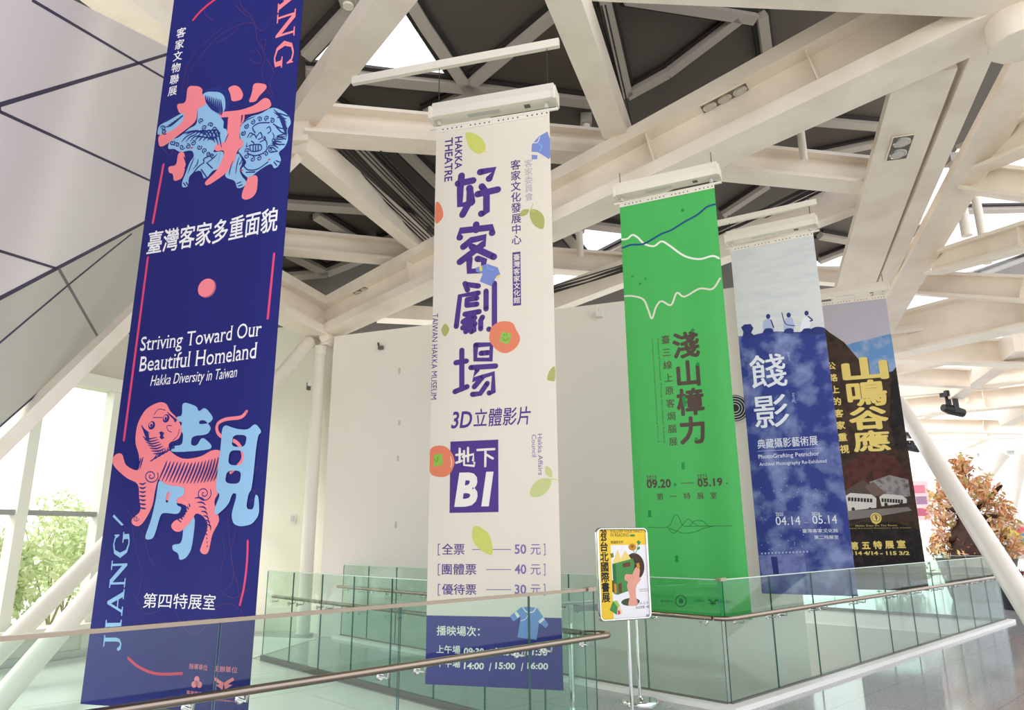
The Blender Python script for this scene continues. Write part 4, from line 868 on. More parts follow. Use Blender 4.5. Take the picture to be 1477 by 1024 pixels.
for x0, y0, x1, y1 in ((116, 682, 246, 752), (258, 686, 374, 732)):
    B.poly(k5([(x0, y0+6), (x0+20, y0-6), (x1-20, y0), (x1, y0+16), (x1, y1-14), (x0+10, y1)]), I_BU)
    n = 8
    for i in range(n):
        xx = x0+10+(x1-x0-24)*i/n; yy = y0+12+i*.8; B.poly(k5([(xx, yy), (xx+(x1-x0)/n*.62, yy+.4), (xx+(x1-x0)/n*.62, yy+16), (xx, yy+16)]), I_GS)
    for f in (.25, .8): B.disc(1180+(x0+(x1-x0)*f)/2.926, 480+(y1-6)/2.926, 2.6, 3.4, I_GS)
B.poly(k5([(120, 752), (380, 735), (395, 750), (250, 775), (130, 790)]), ink('road_grey', (128, 122, 118)))
def gold(ch, x0, y0, x1, y1, b):
    B.text(ch, x0+.9, y0+.9, x1+.9, y1+.9, I_GS, b+.004); B.text(ch, x0, y0, x1, y1, I_GO, b)
gold('山', 1212, 518, 1283, 546, .042); gold('鳴', 1219, 550, 1282, 584, .030); gold('谷', 1222, 588, 1284, 618, .040); gold('應', 1228, 622, 1286, 650, .028)
B.column('公路上的客家重視', 1199, 528, 1218, 648, 10, I_GO, .03, 1.0, 11)
B.disc(1263.5, 747, 8, 7.5, I_GO); B.poly(k5([(222, 775), (268, 775), (262, 800), (245, 808), (228, 800)]), I_GO); B.disc(1263.5, 747, 6.2, 5.6, I_GS); B.disc(1263.5, 747, 5.4, 4.8, I_GO); B.text('9', 1261.5, 743, 1266, 751.5, I_GS, .03)
B.text('Hakka Days On The Route', 1234, 757, 1294, 759.5, I_GO, .0, space=1.3); B.text('Amid Resonant Mountains And Valleys', 1224, 761.5, 1314, 762, I_GO, 0, space=1.2)
for i, ch in enumerate('第五特展室'): B.column(ch, 1232+i*17, 787.5-i*.6, 1232, 787, 10.5, I_GO, .04)
B.text('114 4/14 - 115 3/2', 1228, 795, 1312, 800.5, I_GO, .04)
B.text('PHOTO ARCHIVE', 1235, 853, 1270, 853.5, I_GO, .0)
finish_banner(B, 'dark mountain banner with gold characters and white buses, at right of the group', hem=M_BLACK)
make_lift(B, 'white banner lift over the dark mountain banner', cable=.3)
# an empty lift beyond it
B = make_sheet(9.35, 15.6, -62, 5.95, 5.9, 1.4, 0); make_lift(B, 'white banner lift without a banner, beyond the dark mountain banner', cable=.3)

# ============================================================ THINGS
def glass_panel(a, b, z0, z1, parent):
    t = (b-a)/np.linalg.norm(b-a); n = np.cross(t, ZD); mb = MB(); h = .006
    c = [a+n*h+ZD*z0, b+n*h+ZD*z0, b-n*h+ZD*z0, a-n*h+ZD*z0, a+n*h+ZD*z1, b+n*h+ZD*z1, b-n*h+ZD*z1, a-n*h+ZD*z1]
    mb.add(c, [(0, 1, 5, 4), (2, 3, 7, 6)], M_GLASS); mb.add(c, [(3, 2, 1, 0), (4, 5, 6, 7), (1, 2, 6, 5), (3, 0, 4, 7)], M_GEDGE)
    return mb.build('glass_panel', parent)
ZT, ZH = 1.178, .822
def balustrade(pts, joints, hand, side, label, cap=True, brk=.14, kerb=False, hz=None, loc=None):
    """pts: start, end on the floor; joints: distances of the panel joints; hand: handrail polyline; side: towards the handrail"""
    a, b = map(np.asarray, pts); L = np.linalg.norm(b-a); t = (b-a)/L
    r = thing('glass_balustrade', (a+b)/2, label, 'glass railing')
    J = [0]+joints+[L]
    for p, q in zip(J[:-1], J[1:]): glass_panel(a+t*(p+.006), a+t*(q-.006), .05, ZT-.008, r)
    mb = MB()
    if cap:
        mb.box((a+b)/2+ZD*(ZT), t, np.cross(t, ZD), ZD, L/2, .015, .011, M_STEEL); mb.build('top_rail', r)
    else:
        mb.box((a+b)/2+ZD*(ZT-.002), t, np.cross(t, ZD), ZD, L/2, .0075, .005, mat('polished_glass_edge', (206, 226, 216), .2)); mb.build('top_edge', r)
    mb = MB(); mb.box((a+b)/2+ZD*.03, t, np.cross(t, ZD), ZD, L/2, .022, .03, M_DARKHOLE); mb.build('base_channel', r)
    mb = MB(); mb.tube(hand, .024, M_STEEL, 16); h = mb.build('handrail', r)
    s = np.asarray(side, float)
    for x in [y+e for y in joints for e in (-brk, brk)]+[.18, L-.18]:
        if not .1 < x < L-.1: continue
        p = a+t*x+ZD*(ZH-.055); mb = MB(); e = np.linalg.norm(s)
        mb.tube([p+s*.06, p+s*.16], [.028, .02], M_CHROME, 12); mb.tube([p+s*.1, p+s*.62, p+s*.95-ZD*-.0, p+s*1.0+ZD*.035], .008, M_CHROME, 8); mb.build('bracket', h)
    return r
nv, mu, lu, rv = 4.07, 4.64, 6.52, 3.96
arc = lambda c, r0, a0, a1, n=6: [UV(c[0]+r0*math.cos(math.radians(a0+(a1-a0)*i/n)), c[1]+r0*math.sin(math.radians(a0+(a1-a0)*i/n)), ZH) for i in range(n+1)]
near = balustrade((UV(-2.4, nv), UV(4.73, nv)), [x+2.4 for x in (-1.87, -.7, .46, 1.63, 2.80, 3.97)], [UV(-2.4, nv-.1, ZH), UV(4.72, nv-.1, ZH)]+arc((4.74, nv-.02), .08, -60, 60)+[UV(mu+.1, nv+.14, ZH)], -VD*.1, 'glass railing nearest the camera with brown steel top rail, crossing the two left banners')
mid = balustrade((UV(mu, nv+.03), UV(mu, 10.05)), [x-nv-.03 for x in (4.57, 5.35, 6.13, 6.91, 7.71, 8.47, 9.25)], [UV(mu+.1, nv+.16, ZH), UV(mu+.1, 10.05, ZH)], UD*.1, 'glass railing running away behind the cream theatre banner', cap=False, brk=.12)
left = balustrade((UV(lu, rv+.02), UV(lu, 11.2)), [x-rv-.02 for x in (4.9, 6.0, 7.05, 7.9, 8.7, 9.6, 10.4)], [UV(lu-.1, rv+.06, ZH), UV(lu-.1, 11.2, ZH)], -UD*.1, 'glass railing in front of the green banner, behind the poster stand', cap=False, brk=.13)
right = balustrade((UV(lu+.02, rv), UV(16.25, rv)), [x-lu-.02 for x in (7.49, 8.48, 9.59, 10.68, 11.62, 12.6, 13.5, 14.4, 15.35)], [UV(lu-.1, rv+.04, ZH), UV(lu-.07, rv-.07, ZH), UV(lu+.04, rv-.1, ZH), UV(16.3, rv-.1, ZH)], -VD*.1, 'long glass railing on the right under the blue and dark banners', cap=False, brk=.13)
far = balustrade((UV(16.27, rv+.05), UV(16.27, 9.3)), [1.0, 2.05, 3.1, 4.15], [UV(16.37, rv-.06, ZH), UV(16.37, 9.3, ZH)], UD*.1, 'short glass railing at the far end of the opening, by the autumn tree', cap=False)
for r_, p in ((right, UV(lu+.005, rv)), (near, UV(4.70, nv))):
    mb = MB(); mb.box(p+ZD*(ZT+.002)-(UD*.02 if r_ is near else 0), UD, VD, ZD, .05, .03, .016, M_STEEL); mb.build('corner_cap', r_)

# white kerbs under the railings round the opening
for i, (a, b) in enumerate(((UV(lu-.05, rv-.135), UV(lu-.05, 11.25)), (UV(lu+.036, rv-.05), UV(16.35, rv-.05)))):
    t = (b-a)/np.linalg.norm(b-a); mb = MB(); mb.box((a+b)/2+ZD*.024, t, np.cross(t, ZD), ZD, np.linalg.norm(b-a)/2, .085, .024, M_KERB); struct('trim_kerb', mb)
# stairwell faces below floor level
M_LOW = mat('stairwell_paint', (214, 210, 202), .5)
for a, b in ((UV(16.3, 4), UV(16.3, 10)), (UV(16.3, 9.7), UV(9.8, 9.7))):
    t = (b-a)/np.linalg.norm(b-a); mb = MB(); mb.box((a+b)/2-ZD*2.15, t, np.cross(t, ZD), ZD, np.linalg.norm(b-a)/2, .05, 1.85, M_LOW); struct('wall_stairwell', mb)

# ---- poster stand
pb = on_z(923.6, 1013, 0); prgt = azd(64); pc = on_z(912.5, 1043, 0)-np.array([-.02, .07, 0])
pn = np.cross(prgt, ZD)
cs = [on_plane(x, y, pc, pn) for x, y in ((859.6, 760), (932, 761.6), (940.8, 892), (864.6, 898))]
zt_, zb_ = (cs[0][2]+cs[1][2])/2, (cs[2][2]+cs[3][2])/2
a0 = np.mean([(c-pc)@prgt for c in (cs[0], cs[3])]); a1 = np.mean([(c-pc)@prgt for c in (cs[1], cs[2])]); pw, ph = a1-a0, zt_-zb_
PB = Sheet(pc+prgt*a0+ZD*zb_, prgt, ZD, pw, ph, 0)
st = thing('poster_stand', on_z(916, 1026, 0), 'steel poster stand with a yellow and white poster in front of the green banner', 'sign stand')
mb = MB(); fr = .022; n_ = PB.n
for (x0, t0, x1, t1) in ((0, 0, pw, 0), (0, ph, pw, ph), (0, 0, 0, ph), (pw, 0, pw, ph)):
    pass
prof = []
def rr(w, h, r, off):
    o = []
    for cx, cy, a in ((w-r, r, -90), (w-r, h-r, 0), (r, h-r, 90), (r, r, 180)):
        for i in range(7): g = math.radians(a+15*i); o.append((cx+(r+off)*math.cos(g), cy+(r+off)*math.sin(g)))
    return o
oo, ii = rr(pw, ph, .05, 0), rr(pw, ph, .05, -fr); N_ = len(oo); P3 = lambda p, e: PB.bl+PB.r*p[0]+PB.u*p[1]+PB.n*e
vs = [P3(p, .0) for p in oo]+[P3(p, .014) for p in rr(pw, ph, .05, -.006)]+[P3(p, .014) for p in rr(pw, ph, .05, -fr+.004)]+[P3(p, .002) for p in ii]+[P3(p, -.02) for p in oo]
fs = [(k*N_+i, k*N_+(i+1) % N_, (k+1)*N_+(i+1) % N_, (k+1)*N_+i) for k in range(3) for i in range(N_)]+[(4*N_+i, 4*N_+(i+1) % N_, (i+1) % N_, i) for i in range(N_)]
mb.add(vs, fs, M_CHROME, True); mb.add([P3(p, -.019) for p in oo], [tuple(range(N_))], M_ALU); mb.build('frame', st)
I_YW, I_PA, I_BK, I_BG, I_HA, I_TAN = ink('poster_yellow', (240, 200, 58)), ink('poster_white', (236, 234, 236)), ink('black', (28, 24, 24)), ink('book_green', (70, 140, 74)), ink('hand', (226, 160, 140)), ink('ochre', (196, 140, 40))
pg = lambda p: cr(780, 740, 3.607, p)
e = .015
PB.mb.add([P3(p, .0005) for p in ((e, e), (pw-e, e), (pw-e, ph-e), (e, ph-e))], [(0, 1, 2, 3)], I_PA)
a, b = PB.loc(870, 765), PB.loc(881, 892); PB.rect(e, e, PB.loc(885, 890)[0], ph-e, I_YW, 2, 2); PB.rect(e, PB.loc(900, 786)[1], pw-e, ph-e, I_YW, 2, 2)
for q, (s_, y0, y1) in enumerate((('20', 764, 772), ('25', 772, 780))): PB.text(s_, 866, y0, 875, y1, I_BK, .05)
PB.column('台北國際書展', 871, 788.5, 874, 862, 13.2, I_BK, .03)
PB.text('FOLLOW YOUR FANCY', 880.5, 764, 927, 768, I_BK, 0); PB.text('IN READING', 880.5, 769, 907, 774, I_BK, 0); PB.disc(912, 772.3, 4, 1.8, I_BG); PB.text('閱讀異世界', 881, 780, 899, 784, I_BK, .01)
PB.disc(915, 817, 14.5, 19.5, ink('brown_hole', (70, 46, 36)), 36)
PB.poly(pg([(372, 265), (400, 190), (415, 235), (440, 195), (460, 225), (470, 240), (390, 262)]), ink('pages', (236, 210, 120)))
PB.poly(pg([(372, 265), (478, 236), (488, 262), (482, 300), (500, 330), (470, 400), (400, 425), (385, 410)]), I_BG); PB.poly(pg([(372, 265), (388, 262), (400, 425), (380, 420)]), ink('book_spine', (46, 106, 58))); PB.poly(pg([(425, 262), (464, 252), (466, 276), (428, 284)]), ink('book_label', (104, 66, 40)))
PB.poly(pg([(370, 350), (378, 350), (396, 420), (372, 410)]), ink('book_label', ())); PB.poly(pg([(380, 368), (392, 366), (396, 418), (384, 420)]), I_TAN); PB.poly(pg([(402, 368), (420, 362), (422, 415), (405, 418)]), ink('book_label', ()))
PB.disc(780+467/3.607, 740+462/3.607, 13.4, 5.6, ink('olive_hole', (66, 78, 54)))
PB.poly(pg([(455, 478), (462, 430), (448, 385), (452, 358), (436, 345), (440, 320), (462, 318), (476, 318), (490, 286), (508, 280), (515, 300), (512, 330), (520, 345), (498, 378), (494, 425), (504, 476), (480, 482)]), I_HA, True)
for p in ([(452, 340), (460, 352)], [(464, 322), (468, 345)], [(478, 320), (480, 345)]): PB.stroke(pg(p), .5, ink('finger_line', (188, 118, 104)))
PB.poly(pg([(496, 262), (510, 258), (516, 282), (500, 290)]), I_TAN); PB.disc(912, 789, 5.6, 5.0, I_TAN); PB.disc(912, 788, 2.6, 2.3, ink('flower_brown', (150, 96, 30)))
PB.stroke(pg([(488, 215), (500, 190), (505, 165)]), .8, I_BG); PB.stroke(pg([(490, 215), (478, 190)]), .8, I_BG); PB.poly(pg([(498, 150), (508, 140), (520, 152), (510, 168)]), I_BG); PB.poly(pg([(500, 180), (516, 172), (514, 188), (502, 192)]), I_BG); PB.poly(pg([(360, 212), (376, 206), (380, 228), (366, 234)]), ink('leaf_olive', (110, 126, 60)))
PB.poly(pg([(375, 458), (400, 490), (396, 530), (358, 505)]), I_BG); PB.poly(pg([(400, 490), (412, 482), (425, 520), (398, 533)]), ink('house_cream', (232, 206, 160))); PB.poly(pg([(400, 508), (410, 505), (414, 524), (402, 528)]), I_RED); PB.poly(pg([(375, 458), (396, 455), (412, 482), (400, 490)]), ink('roof_lime', (150, 196, 84)))
PB.text('2.4-2.9', 918, 868.5, 935, 871, ink('grey_print', (140, 140, 150)), 0); PB.text('台北世貿一館', 917, 874, 936, 877, I_BK, .01); PB.text('書展', 932, 886, 937, 889, I_BK, .01)
for i in range(2): PB.text('Taipei International Book', 922, 849+i*2.6, 935, 850.5+i*2.6, ink('grey_print', ()), 0)
PB.mb.build('poster', st)
for (px, py, tx) in ((923.6, 1013, 915.5), (912.5, 1043, 903)):
    g = on_z(px, py, 0); tp = g.copy()
    mb = MB(); mb.tube([g+ZD*.02, g+ZD*(zb_+.16)], .0175, M_CHROME, 16); po = mb.build('pole', st)
    mb = MB(); mb.tube([g, g+ZD*.012, g+ZD*.03], [.185, .185, .17], M_CHROME, 36); mb.tube([g+ZD*.03, g+ZD*.05], [.04, .025], M_CHROME, 20); mb.build('base', st)
    d = (PB.bl+PB.r*pw*.5)*[1, 1, 0]+ZD*(zb_+.1)-PB.n*.02; mb = MB(); mb.box((g*[1, 1, 0]+ZD*(zb_+.12)+d)/2, *(lambda v: (v/np.linalg.norm(v), np.cross(ZD, v/np.linalg.norm(v)), ZD, np.linalg.norm(v)/2))((d-g)*[1, 1, 0]+1e-6)[:3], np.linalg.norm((d-g)[:2])/2, .015, .02, M_ALU); mb.build('bracket', st)

# ---- queue barrier post seen through the glass
g = on_z(826, 1030, 0); qb = thing('queue_barrier_post', g, 'slim steel barrier post with a strap, just left of the poster stand', 'barrier')
mb = MB(); mb.tube([g, g+ZD*.012, g+ZD*.03], [.17, .17, .15], M_CHROME, 32); mb.build('base', qb)
mb = MB(); mb.tube([g+ZD*.03, g+ZD*.9], .026, M_CHROME, 18); mb.build('pole', qb)
mb = MB(); mb.tube([g+ZD*.80, g+ZD*.95], .036, M_ALU, 18); mb.tube([g+ZD*.95, g+ZD*.97], [.036, .03], M_ALU, 18); mb.build('head', qb)
h1_ = Q(862, 882, 7.45); v_ = h1_-(g+ZD*.94); v_ = v_*[1, 1, 0]; Lb = np.linalg.norm(v_); v_ /= Lb
mb = MB(); mb.box(g+ZD*.925+v_*Lb/2, v_, np.cross(ZD, v_), ZD, Lb/2, .002, .028, mat('grey_strap', (150, 156, 152), .6)); mb.build('strap', qb)
mb = MB(); mb.tube([g+ZD*.985-v_*.2, g+ZD*.985+v_*.3], .012, M_ALU, 10); mb.build('top_bar', qb)

# ---- recessed lamps in the big beams
def lamp(l0, l1, px, py, n, label, w=.17):
    """l0-l1: a line along the underside that carries the lamp"""
    t = (l1-l0)/np.linalg.norm(l1-l0); a_ = np.cross(t, ZD); a_ /= np.linalg.norm(a_); up = np.cross(a_, t); c = on_plane(px, py, l0, up)
    if a_@(CAM-c) < 0: a_ = -a_
    r = thing('recessed_lamp', c, label, 'downlight'); mb = MB()
    mb.box(c-up*.006, t, a_, up, w*n/2+.02, w/2+.02, .006, M_BEAM); f = mb.build('trim_frame', r)
    mb = MB(); mb.box(c-up*.013, t, a_, up, w*n/2, w/2, .002, M_DARKHOLE); mb.build('recess', r)
    for i in range(n):
        k = c+t*w*(i-(n-1)/2)-up*.014
        mb = MB(); mb.tube([k-up*.012, k], [w*.36, w*.46], M_LAMP, 20); mb.tube([k-up*.016, k-up*.012], [w*.16, w*.3], M_ALU, 16); mb.build('lamp', r)
lamp(SOF_A[0], SOF_A[1], 1045, 142, 3, 'triple recessed lamp in the big beam above the green banner', .22)
J0, J1 = BEAM_J; lamp(J0-ZD*.085, J1-ZD*.07, 1298, 213, 2, 'double recessed lamp in the steep beam at upper right', .27)
lamp(SOF_A[0], SOF_A[1], 521, 419, 2, 'double recessed lamp in the beam near the column top at left', .15)

# ---- fittings on the white wall
def wallpt(x, y): return on_plane(x, y, EP, EN)
c = wallpt(1060, 589); sp = thing('wall_speaker', c, 'round black ringed grille on the white wall, half behind the green banner', 'speaker')
def ring(c, r0, r1, m, e0, e1):
    mb = MB(); n = 36; vs = []
    for e, r in ((e0, r0), (e1, r0), (e1, r1), (e0, r1)): vs += [c+eN*e+ED*r*math.cos(2*math.pi*i/n)+ZD*r*math.sin(2*math.pi*i/n) for i in range(n)]
    mb.add(vs, [(k*n+i, k*n+(i+1) % n, ((k+1) % 4)*n+(i+1) % n, ((k+1) % 4)*n+i) for k in range(4) for i in range(n)], m, False); return mb
mb = MB(); mb.tube([c, c+eN*.02], .235, M_WALL, 40); mb.build('flange', sp)
mb = MB(); mb.tube([c+eN*.02, c+eN*.03], .205, M_BLACK, 40); mb.build('grille_back', sp)
for r in (.06, .10, .14, .18): ring(c, r, r+.012, M_ALU, .02, .045).build('ring', sp)
c = wallpt(865, 454); sb = thing('wall_sensor', c, 'small white box sensor high on the white wall, left of the green banner', 'sensor')
mb = MB(); mb.box(c+eN*.05, ED, eN, ZD, .055, .05, .055, mat('white_plastic', (236, 232, 224), .4)); mb.build('housing', sb); mb = MB(); mb.tube([c+eN*.05+ZD*.05, c+eN*.05+ZD*.09], .012, M_ALU, 10); mb.build('stub', sb)
c = wallpt(549, 500); sb = thing('wall_hook', c, 'small dark bracket high on the white wall, left of the cream banner', 'bracket')
mb = MB(); mb.box(c+eN*.03+ED*.02-ZD*.03, ED, eN, ZD, .045, .03, .03, M_DARKHOLE); mb.build('clamp_body', sb); mb = MB(); mb.tube([c+eN*.02-ED*.02-ZD*.02, c+eN*.05-ED*.03+ZD*.07], .016, M_CABLE, 8); mb.build('arm', sb)
c = on_plane(423, 748, w2a, n2); sb = thing('wall_switch', c, 'white switch plate on the yellow-lit white end wall, right of the lion and tiger banner', 'switch')
mb = MB(); mb.box(c+n2*.012, d2, n2, ZD, .06, .012, .085, mat('white_plastic', ())); mb.build('plate', sb); mb = MB(); mb.box(c+n2*.028+d2*.0, d2, n2, ZD, .03, .006, .05, M_ALU); mb.build('rocker', sb)
c = Q(452, 553, 13.55); sb = thing('junction_box', c, 'slim white junction box beside the tall white column', 'electrical box')
mb = MB(); mb.box(c, ED, eN, ZD, .09, .05, .05, M_KERB); mb.build('case', sb); mb = MB(); mb.box(c-ED*.1-ZD*.05, ED, eN, ZD, .02, .04, .07, M_DARKHOLE); mb.build('cable_gland', sb)

# ---- stage lights in the distance
def stage_light(px, py, r, bt, label, k=1.):
    c = Q(px, py, r); t = thing('stage_light', c+ZD*.45*k, label, 'stage light'); X = np.array([1., .2, 0]); X /= np.linalg.norm(X); Y = np.cross(ZD, X)
    mb = MB(); mb.box(c+ZD*.42*k, X, Y, ZD, .22*k, .12*k, .07*k, M_BLACK); mb.build('base', t)
    up_ = Q(px, bt, r)[2]; mb = MB(); mb.tube([c+ZD*.49*k, c*[1, 1, 0]+ZD*up_], .04, M_ALU, 10); mb.build('hanger', t)
    for s in (-1, 1):
        mb = MB(); mb.box(c+ZD*.16*k+Y*s*.11*k, X, Y, ZD, .07*k, .02*k, .22*k, M_BLACK); mb.build('yoke_arm', t)
    v = X*.97-ZD*.22; mb = MB(); mb.tube([c-v*.3*k, c-v*.1*k, c+v*.28*k], [.09*k, .13*k, .11*k], M_BLACK, 16); h = mb.build('head', t)
    mb = MB(); mb.tube([c+v*.28*k, c+v*.30*k], .09*k, mat('lens_blue', (150, 176, 196), .1), 16); mb.build('lens', h)
stage_light(1375, 592, 23, 560, 'black moving stage light hung under the white trusses at right', 1.1)
stage_light(1313, 645, 28, 632, 'black stage light half hidden behind the dark mountain banner', 1.1)

# ---- leaves, shrubs, the autumn tree
def leaves(mb, centres, n, size, mats, spread):
    for m_i, m in enumerate(mats):
        vs, fs = [], []
        for i in range(n//len(mats)):
            c = centres[rng.integers(len(centres))]; d = rng.normal(size=3); d /= np.linalg.norm(d)
            p = np.asarray(c[:3])+d*c[3]*rng.random()**.4*np.asarray(spread); a = rng.normal(size=3); a /= np.linalg.norm(a); b = np.cross(a, rng.normal(size=3)); b /= np.linalg.norm(b)
            s = size*(.6+.8*rng.random()); o = len(vs); vs += [p-a*s, p+b*s*.35, p+a*s, p-b*s*.35]; fs.append((o, o+1, o+2, o+3))
        mb.add(vs, fs, m)
def bark(mb, pts, rad, m): mb.tube([np.asarray(p) for p in smooth_pts(pts, k=4)], np.interp(np.linspace(0, 1, (len(pts)-1)*4+1), np.linspace(0, 1, len(rad)), rad), m, 10)
R_T = 21.5
tb = Q(1405, 792, R_T); kx = R_T/1021*1.13
def T(px, py, dr=0): return Q(px, py, R_T+dr)
tr = thing('autumn_tree', tb*[1, 1, 0], 'potted tree with orange autumn leaves behind the leaning white column', 'tree')
M_BARK = mat('dark_bark', (74, 44, 36), .8, noise=.8, scale=8, rgb2=(40, 24, 22), bump=.6)
mb = MB(); bark(mb, [tb-ZD*.35, T(1404, 770), T(1398, 745), T(1386, 722), T(1379, 700)], [.62, .5, .3, .14, .06], M_BARK); trunk = mb.build('trunk', tr)
for p in ([T(1396, 745), T(1415, 728, .3), T(1432, 712, .2), T(1445, 700)], [T(1390, 730), T(1372, 735, -.2), T(1358, 728)], [T(1384, 712), T(1390, 690, .2), T(1386, 668)], [T(1402, 765), T(1378, 775, -.3), T(1362, 785)], [T(1400, 755), T(1432, 765, .2), T(1455, 780)], [T(1400, 750), T(1425, 745), T(1440, 745, -.3)]):
    mb = MB(); bark(mb, p, [.13, .08, .03], M_BARK); mb.build('branch', trunk)
cl = [(*T(x, y, d), s) for x, y, d, s in ((1386, 668, 0, .35), (1383, 682, .2, .4), (1380, 700, -.2, .42), (1358, 712, 0, .35), (1362, 728, .2, .5), (1356, 742, -.2, .42), (1368, 752, 0, .4), (1410, 692, .2, .42), (1418, 708, 0, .5), (1405, 712, -.2, .42), (1428, 722, .3, .5), (1432, 738, 0, .5), (1444, 752, .2, .5), (1452, 770, 0, .55), (1460, 788, .2, .45), (1440, 768, -.3, .5), (1362, 790, 0, .5), (1375, 798, .2, .5), (1358, 775, -.1, .35), (1395, 796, -.3, .4), (1420, 760, .5, .35), (1365, 692, 0, .28), (1446, 735, 0, .35), (1450, 800, 0, .4))]
cl = [(*c[:3], c[3]*.78) for c in cl]; mb = MB(); leaves(mb, cl, 2300, .095, [mat('leaf_tan', (236, 200, 146), .6), mat('leaf_orange', (236, 166, 112), .6), mat('leaf_olive', (202, 184, 116), .6), mat('leaf_rose', (232, 192, 176), .6)], (1, 1, 1)); fo = mb.build('foliage', trunk); fo['kind'] = 'stuff'
pp = tb*[1, 1, 0]; mb = MB(); mb.tube([pp, pp+ZD*.1, pp+ZD*(tb[2]-.3), pp+ZD*(tb[2]-.22)], [.62, .66, .85, .88], mat('dark_pot', (66, 52, 48), .5), 28); mb.build('pot', tr)
M_SHRUB = [mat('shrub_light', (206, 218, 170), .7), mat('shrub_mid', (186, 204, 146), .7), mat('shrub_yellow', (222, 228, 178), .7)]
def shrub(name, c, r, h, label, group=None, n=1500, size=.13, mats=None):
    t = thing(name, c, label, 'shrub', group); mats = mats or M_SHRUB; c = np.asarray(c)
    mb = MB(); 
    for k in range(5):
        g = k*1.26; bark(mb, [c, c+np.array([math.cos(g)*r*.3, math.sin(g)*r*.3, h*.4]), c+np.array([math.cos(g)*r*.6, math.sin(g)*r*.6, h*.8])], [.03, .02, .01], mat('shrub_stem', (150, 140, 104), .8))
    mb.build('stem', t)
    cs_ = [(*(c+np.array([rng.uniform(-.6, .6)*r, rng.uniform(-.6, .6)*r, h*rng.uniform(.25, .8)])), r*.5) for _ in range(9)]
    mb = MB(); leaves(mb, cs_, n, size, mats, (1, 1, .8*h/r if h < r else 1)); f = mb.build('foliage', t); f['kind'] = 'stuff'
outd = -wn
for i, (s, d, r, h) in enumerate(((-9, 6, 1.15, 2.0), (-6.2, 5.6, 1.1, 1.8), (-3.4, 6, 1.15, 2.0), (-.6, 5.4, 1.1, 1.9), (2.2, 6, 1.15, 2.0), (5.0, 5.5, 1.1, 1.9), (7.8, 6.4, 1.2, 2.2), (-5, 9.5, 1.6, 2.4), (-1.4, 9.5, 1.6, 2.5), (2.4, 9.8, 1.6, 2.6), (6.2, 10.2, 1.6, 2.6), (10, 10.5, 1.7, 2.7), (-8.6, 9.5, 1.6, 2.5), (.6, 13.2, 1.8, 2.9), (4.8, 13.6, 1.8, 2.9), (9, 14, 1.8, 3.0))):
    shrub('shrub', WP+WD*s+outd*d-ZD*.75, r, h*1.4, 'pale green leafy shrub outside the left windows', 'shrubs outside the left windows', 2600, .11)
shrub('planter_shrub', Q(1300, 842, 24)*[1, 1, 0]+ZD*.02, .9, .9, 'low dark green shrub on the floor beyond the far glass railing', n=900, size=.09, mats=[mat('shrub_dark', (62, 108, 62), .7), mat('shrub_leaf', (92, 146, 70), .7)])

# ---- items at the far right
c = on_z(1443, 868, 0); bp_ = thing('barrier_post', c, 'dark metal barrier post beside the end of the long glass railing', 'barrier')
mb = MB(); mb.tube([c, c+ZD*.02, c+ZD*.04], [.26, .26, .2], M_BLACK, 24); mb.build('base', bp_); mb = MB(); mb.tube([c+ZD*.04, c+ZD*.92], .035, M_BLACK, 14); mb.build('pole', bp_)
mb = MB(); mb.tube([c+ZD*.92, c+ZD*1.0], .05, M_BLACK, 14); mb.build('head', bp_)
c = Q(1468, 862, 19.5)*[1, 1, 0]; pt_ = thing('flower_pot', c, 'black pot with small red flowers on the floor at far right', 'plant pot')
mb = MB(); mb.tube([c, c+ZD*.3, c+ZD*.5], [.3, .36, .38], M_BLACK, 22); mb.build('pot', pt_); mb = MB(); leaves(mb, [(*(c+ZD*.6), .32)], 260, .06, [mat('leaf_deep_green', (54, 74, 44), .7), mat('petal_red', (190, 52, 48), .6)], (1, 1, .7)); f = mb.build('flowers', pt_); f['kind'] = 'stuff'
c = Q(1473, 780, 23); er = thing('picture_easel', c*[1, 1, 0], 'black easel with a colourful child-like painting at the right edge', 'easel')
vx = azd(125); vn = np.cross(vx, ZD); w_, h_ = .52, .46
EB = Sheet(c-vx*w_-ZD*h_, vx, ZD, 2*w_, 2*h_, 0)
EB.mb.box(c-EB.n*.012, vx, EB.n, ZD, w_, .01, h_, ink('painting_white', (232, 226, 216)))
for x, y, rx, ry, col in ((.3, .68, .26, .2, (226, 224, 84)), (.75, .6, .24, .26, (96, 176, 214)), (.5, .28, .3, .14, (236, 140, 96)), (.85, .25, .14, .2, (118, 190, 96)), (.55, .8, .12, .1, (236, 110, 120)), (.15, .25, .12, .14, (110, 200, 220)), (.9, .85, .1, .08, (240, 190, 70))):
    V = [(x*1.0+rx*math.cos(i*.3)*.9, y*.92+ry*math.sin(i*.3)) for i in range(21)]; EB.put(V, [tuple(range(21))], ink('paint_%d' % col[0]+str(col[1]), col))
EB.mb.build('painting', er)
for s in (-1, 1):
    mb = MB(); mb.tube([c+vx*s*.3+ZD*h_-EB.n*.04, (c+vx*s*.55)*[1, 1, 0]-EB.n*.15], .025, M_BLACK, 8); mb.build('leg', er)
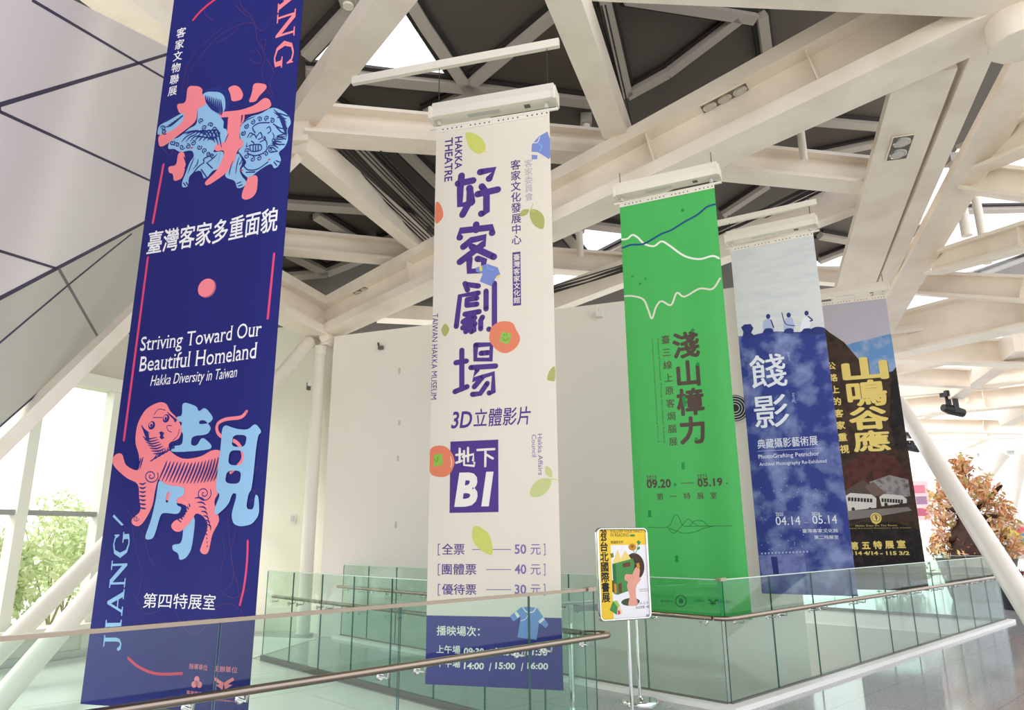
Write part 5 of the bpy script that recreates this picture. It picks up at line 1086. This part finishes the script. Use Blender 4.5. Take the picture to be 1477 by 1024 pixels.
mb = MB(); mb.tube([c+ZD*h_-EB.n*.05, c*[1, 1, 0]-EB.n*.8], .025, M_BLACK, 8); mb.build('leg', er)
for z in (.42, .62): mb = MB(); mb.box(c*[1, 1, 0]+ZD*z-EB.n*.06, vx, EB.n, ZD, .5, .03, .03, M_BLACK); mb.build('crossbar', er)
c = Q(1320, 722, 26.5); nb = thing('notice_board', c*[1, 1, 0], 'pale pink notice board on posts behind the dark mountain banner', 'sign')
NB = Sheet(c-azd(115)*.42-ZD*.62, azd(115), ZD, .84, 1.24, 0); NB.mb.box(c-NB.n*.012, azd(115), NB.n, ZD, .42, .01, .62, ink('board_pink', (226, 190, 192)))
for x0, y0, x1, y1, col in ((.1, .85, .74, 1.1, (204, 120, 140)), (.45, .5, .75, .75, (150, 120, 150)), (.4, .14, .74, .38, (176, 96, 120))): NB.rect(x0, y0, x1, y1, ink('board_%d' % col[0], col), 2, 2)
NB.mb.build('panel', nb)
for s in (-1, 1): mb = MB(); q = (c+azd(115)*s*.36-NB.n*.03); mb.tube([q*[1, 1, 0], q+ZD*.6], .025, M_ALU, 8); mb.build('post', nb)

# ---- bundles of cables lying over the trusses
def bundle(a, b, n, gap, label):
    t = thing('cable_bundle', (Q(*a)+Q(*b))/2, label, 'cables'); p, q = Q(*a), Q(*b); d = (q-p)/np.linalg.norm(q-p); s = np.cross(d, ZD); s /= np.linalg.norm(s)
    for i in range(n):
        mb = MB(); o = s*gap*(i-(n-1)/2); sag = -ZD*.02*(i % 3)
        mb.tube([p+o, (p+q)/2+o+sag, q+o], .012, M_CABLE, 6); mb.build('cable', t)
bundle((506, 212, 9.6), (640, 345, 11.4), 11, .075, 'row of dark cables above the sloping beam left of the cream banner')
bundle((1020, 346, 13.0), (1195, 264, 12.9), 9, .07, 'row of dark cables rising behind the green banner to the right')
bundle((790, 420, 12.9), (905, 385, 12.9), 7, .06, 'row of dark cables just above the white wall, left of the green banner')
bundle((862, 10, 7.8), (905, 190, 10.4), 5, .05, 'thin cables running beside the steep beam above the cream banner')

bpy.data.objects.remove(_to); bpy.data.curves.remove(_tc)
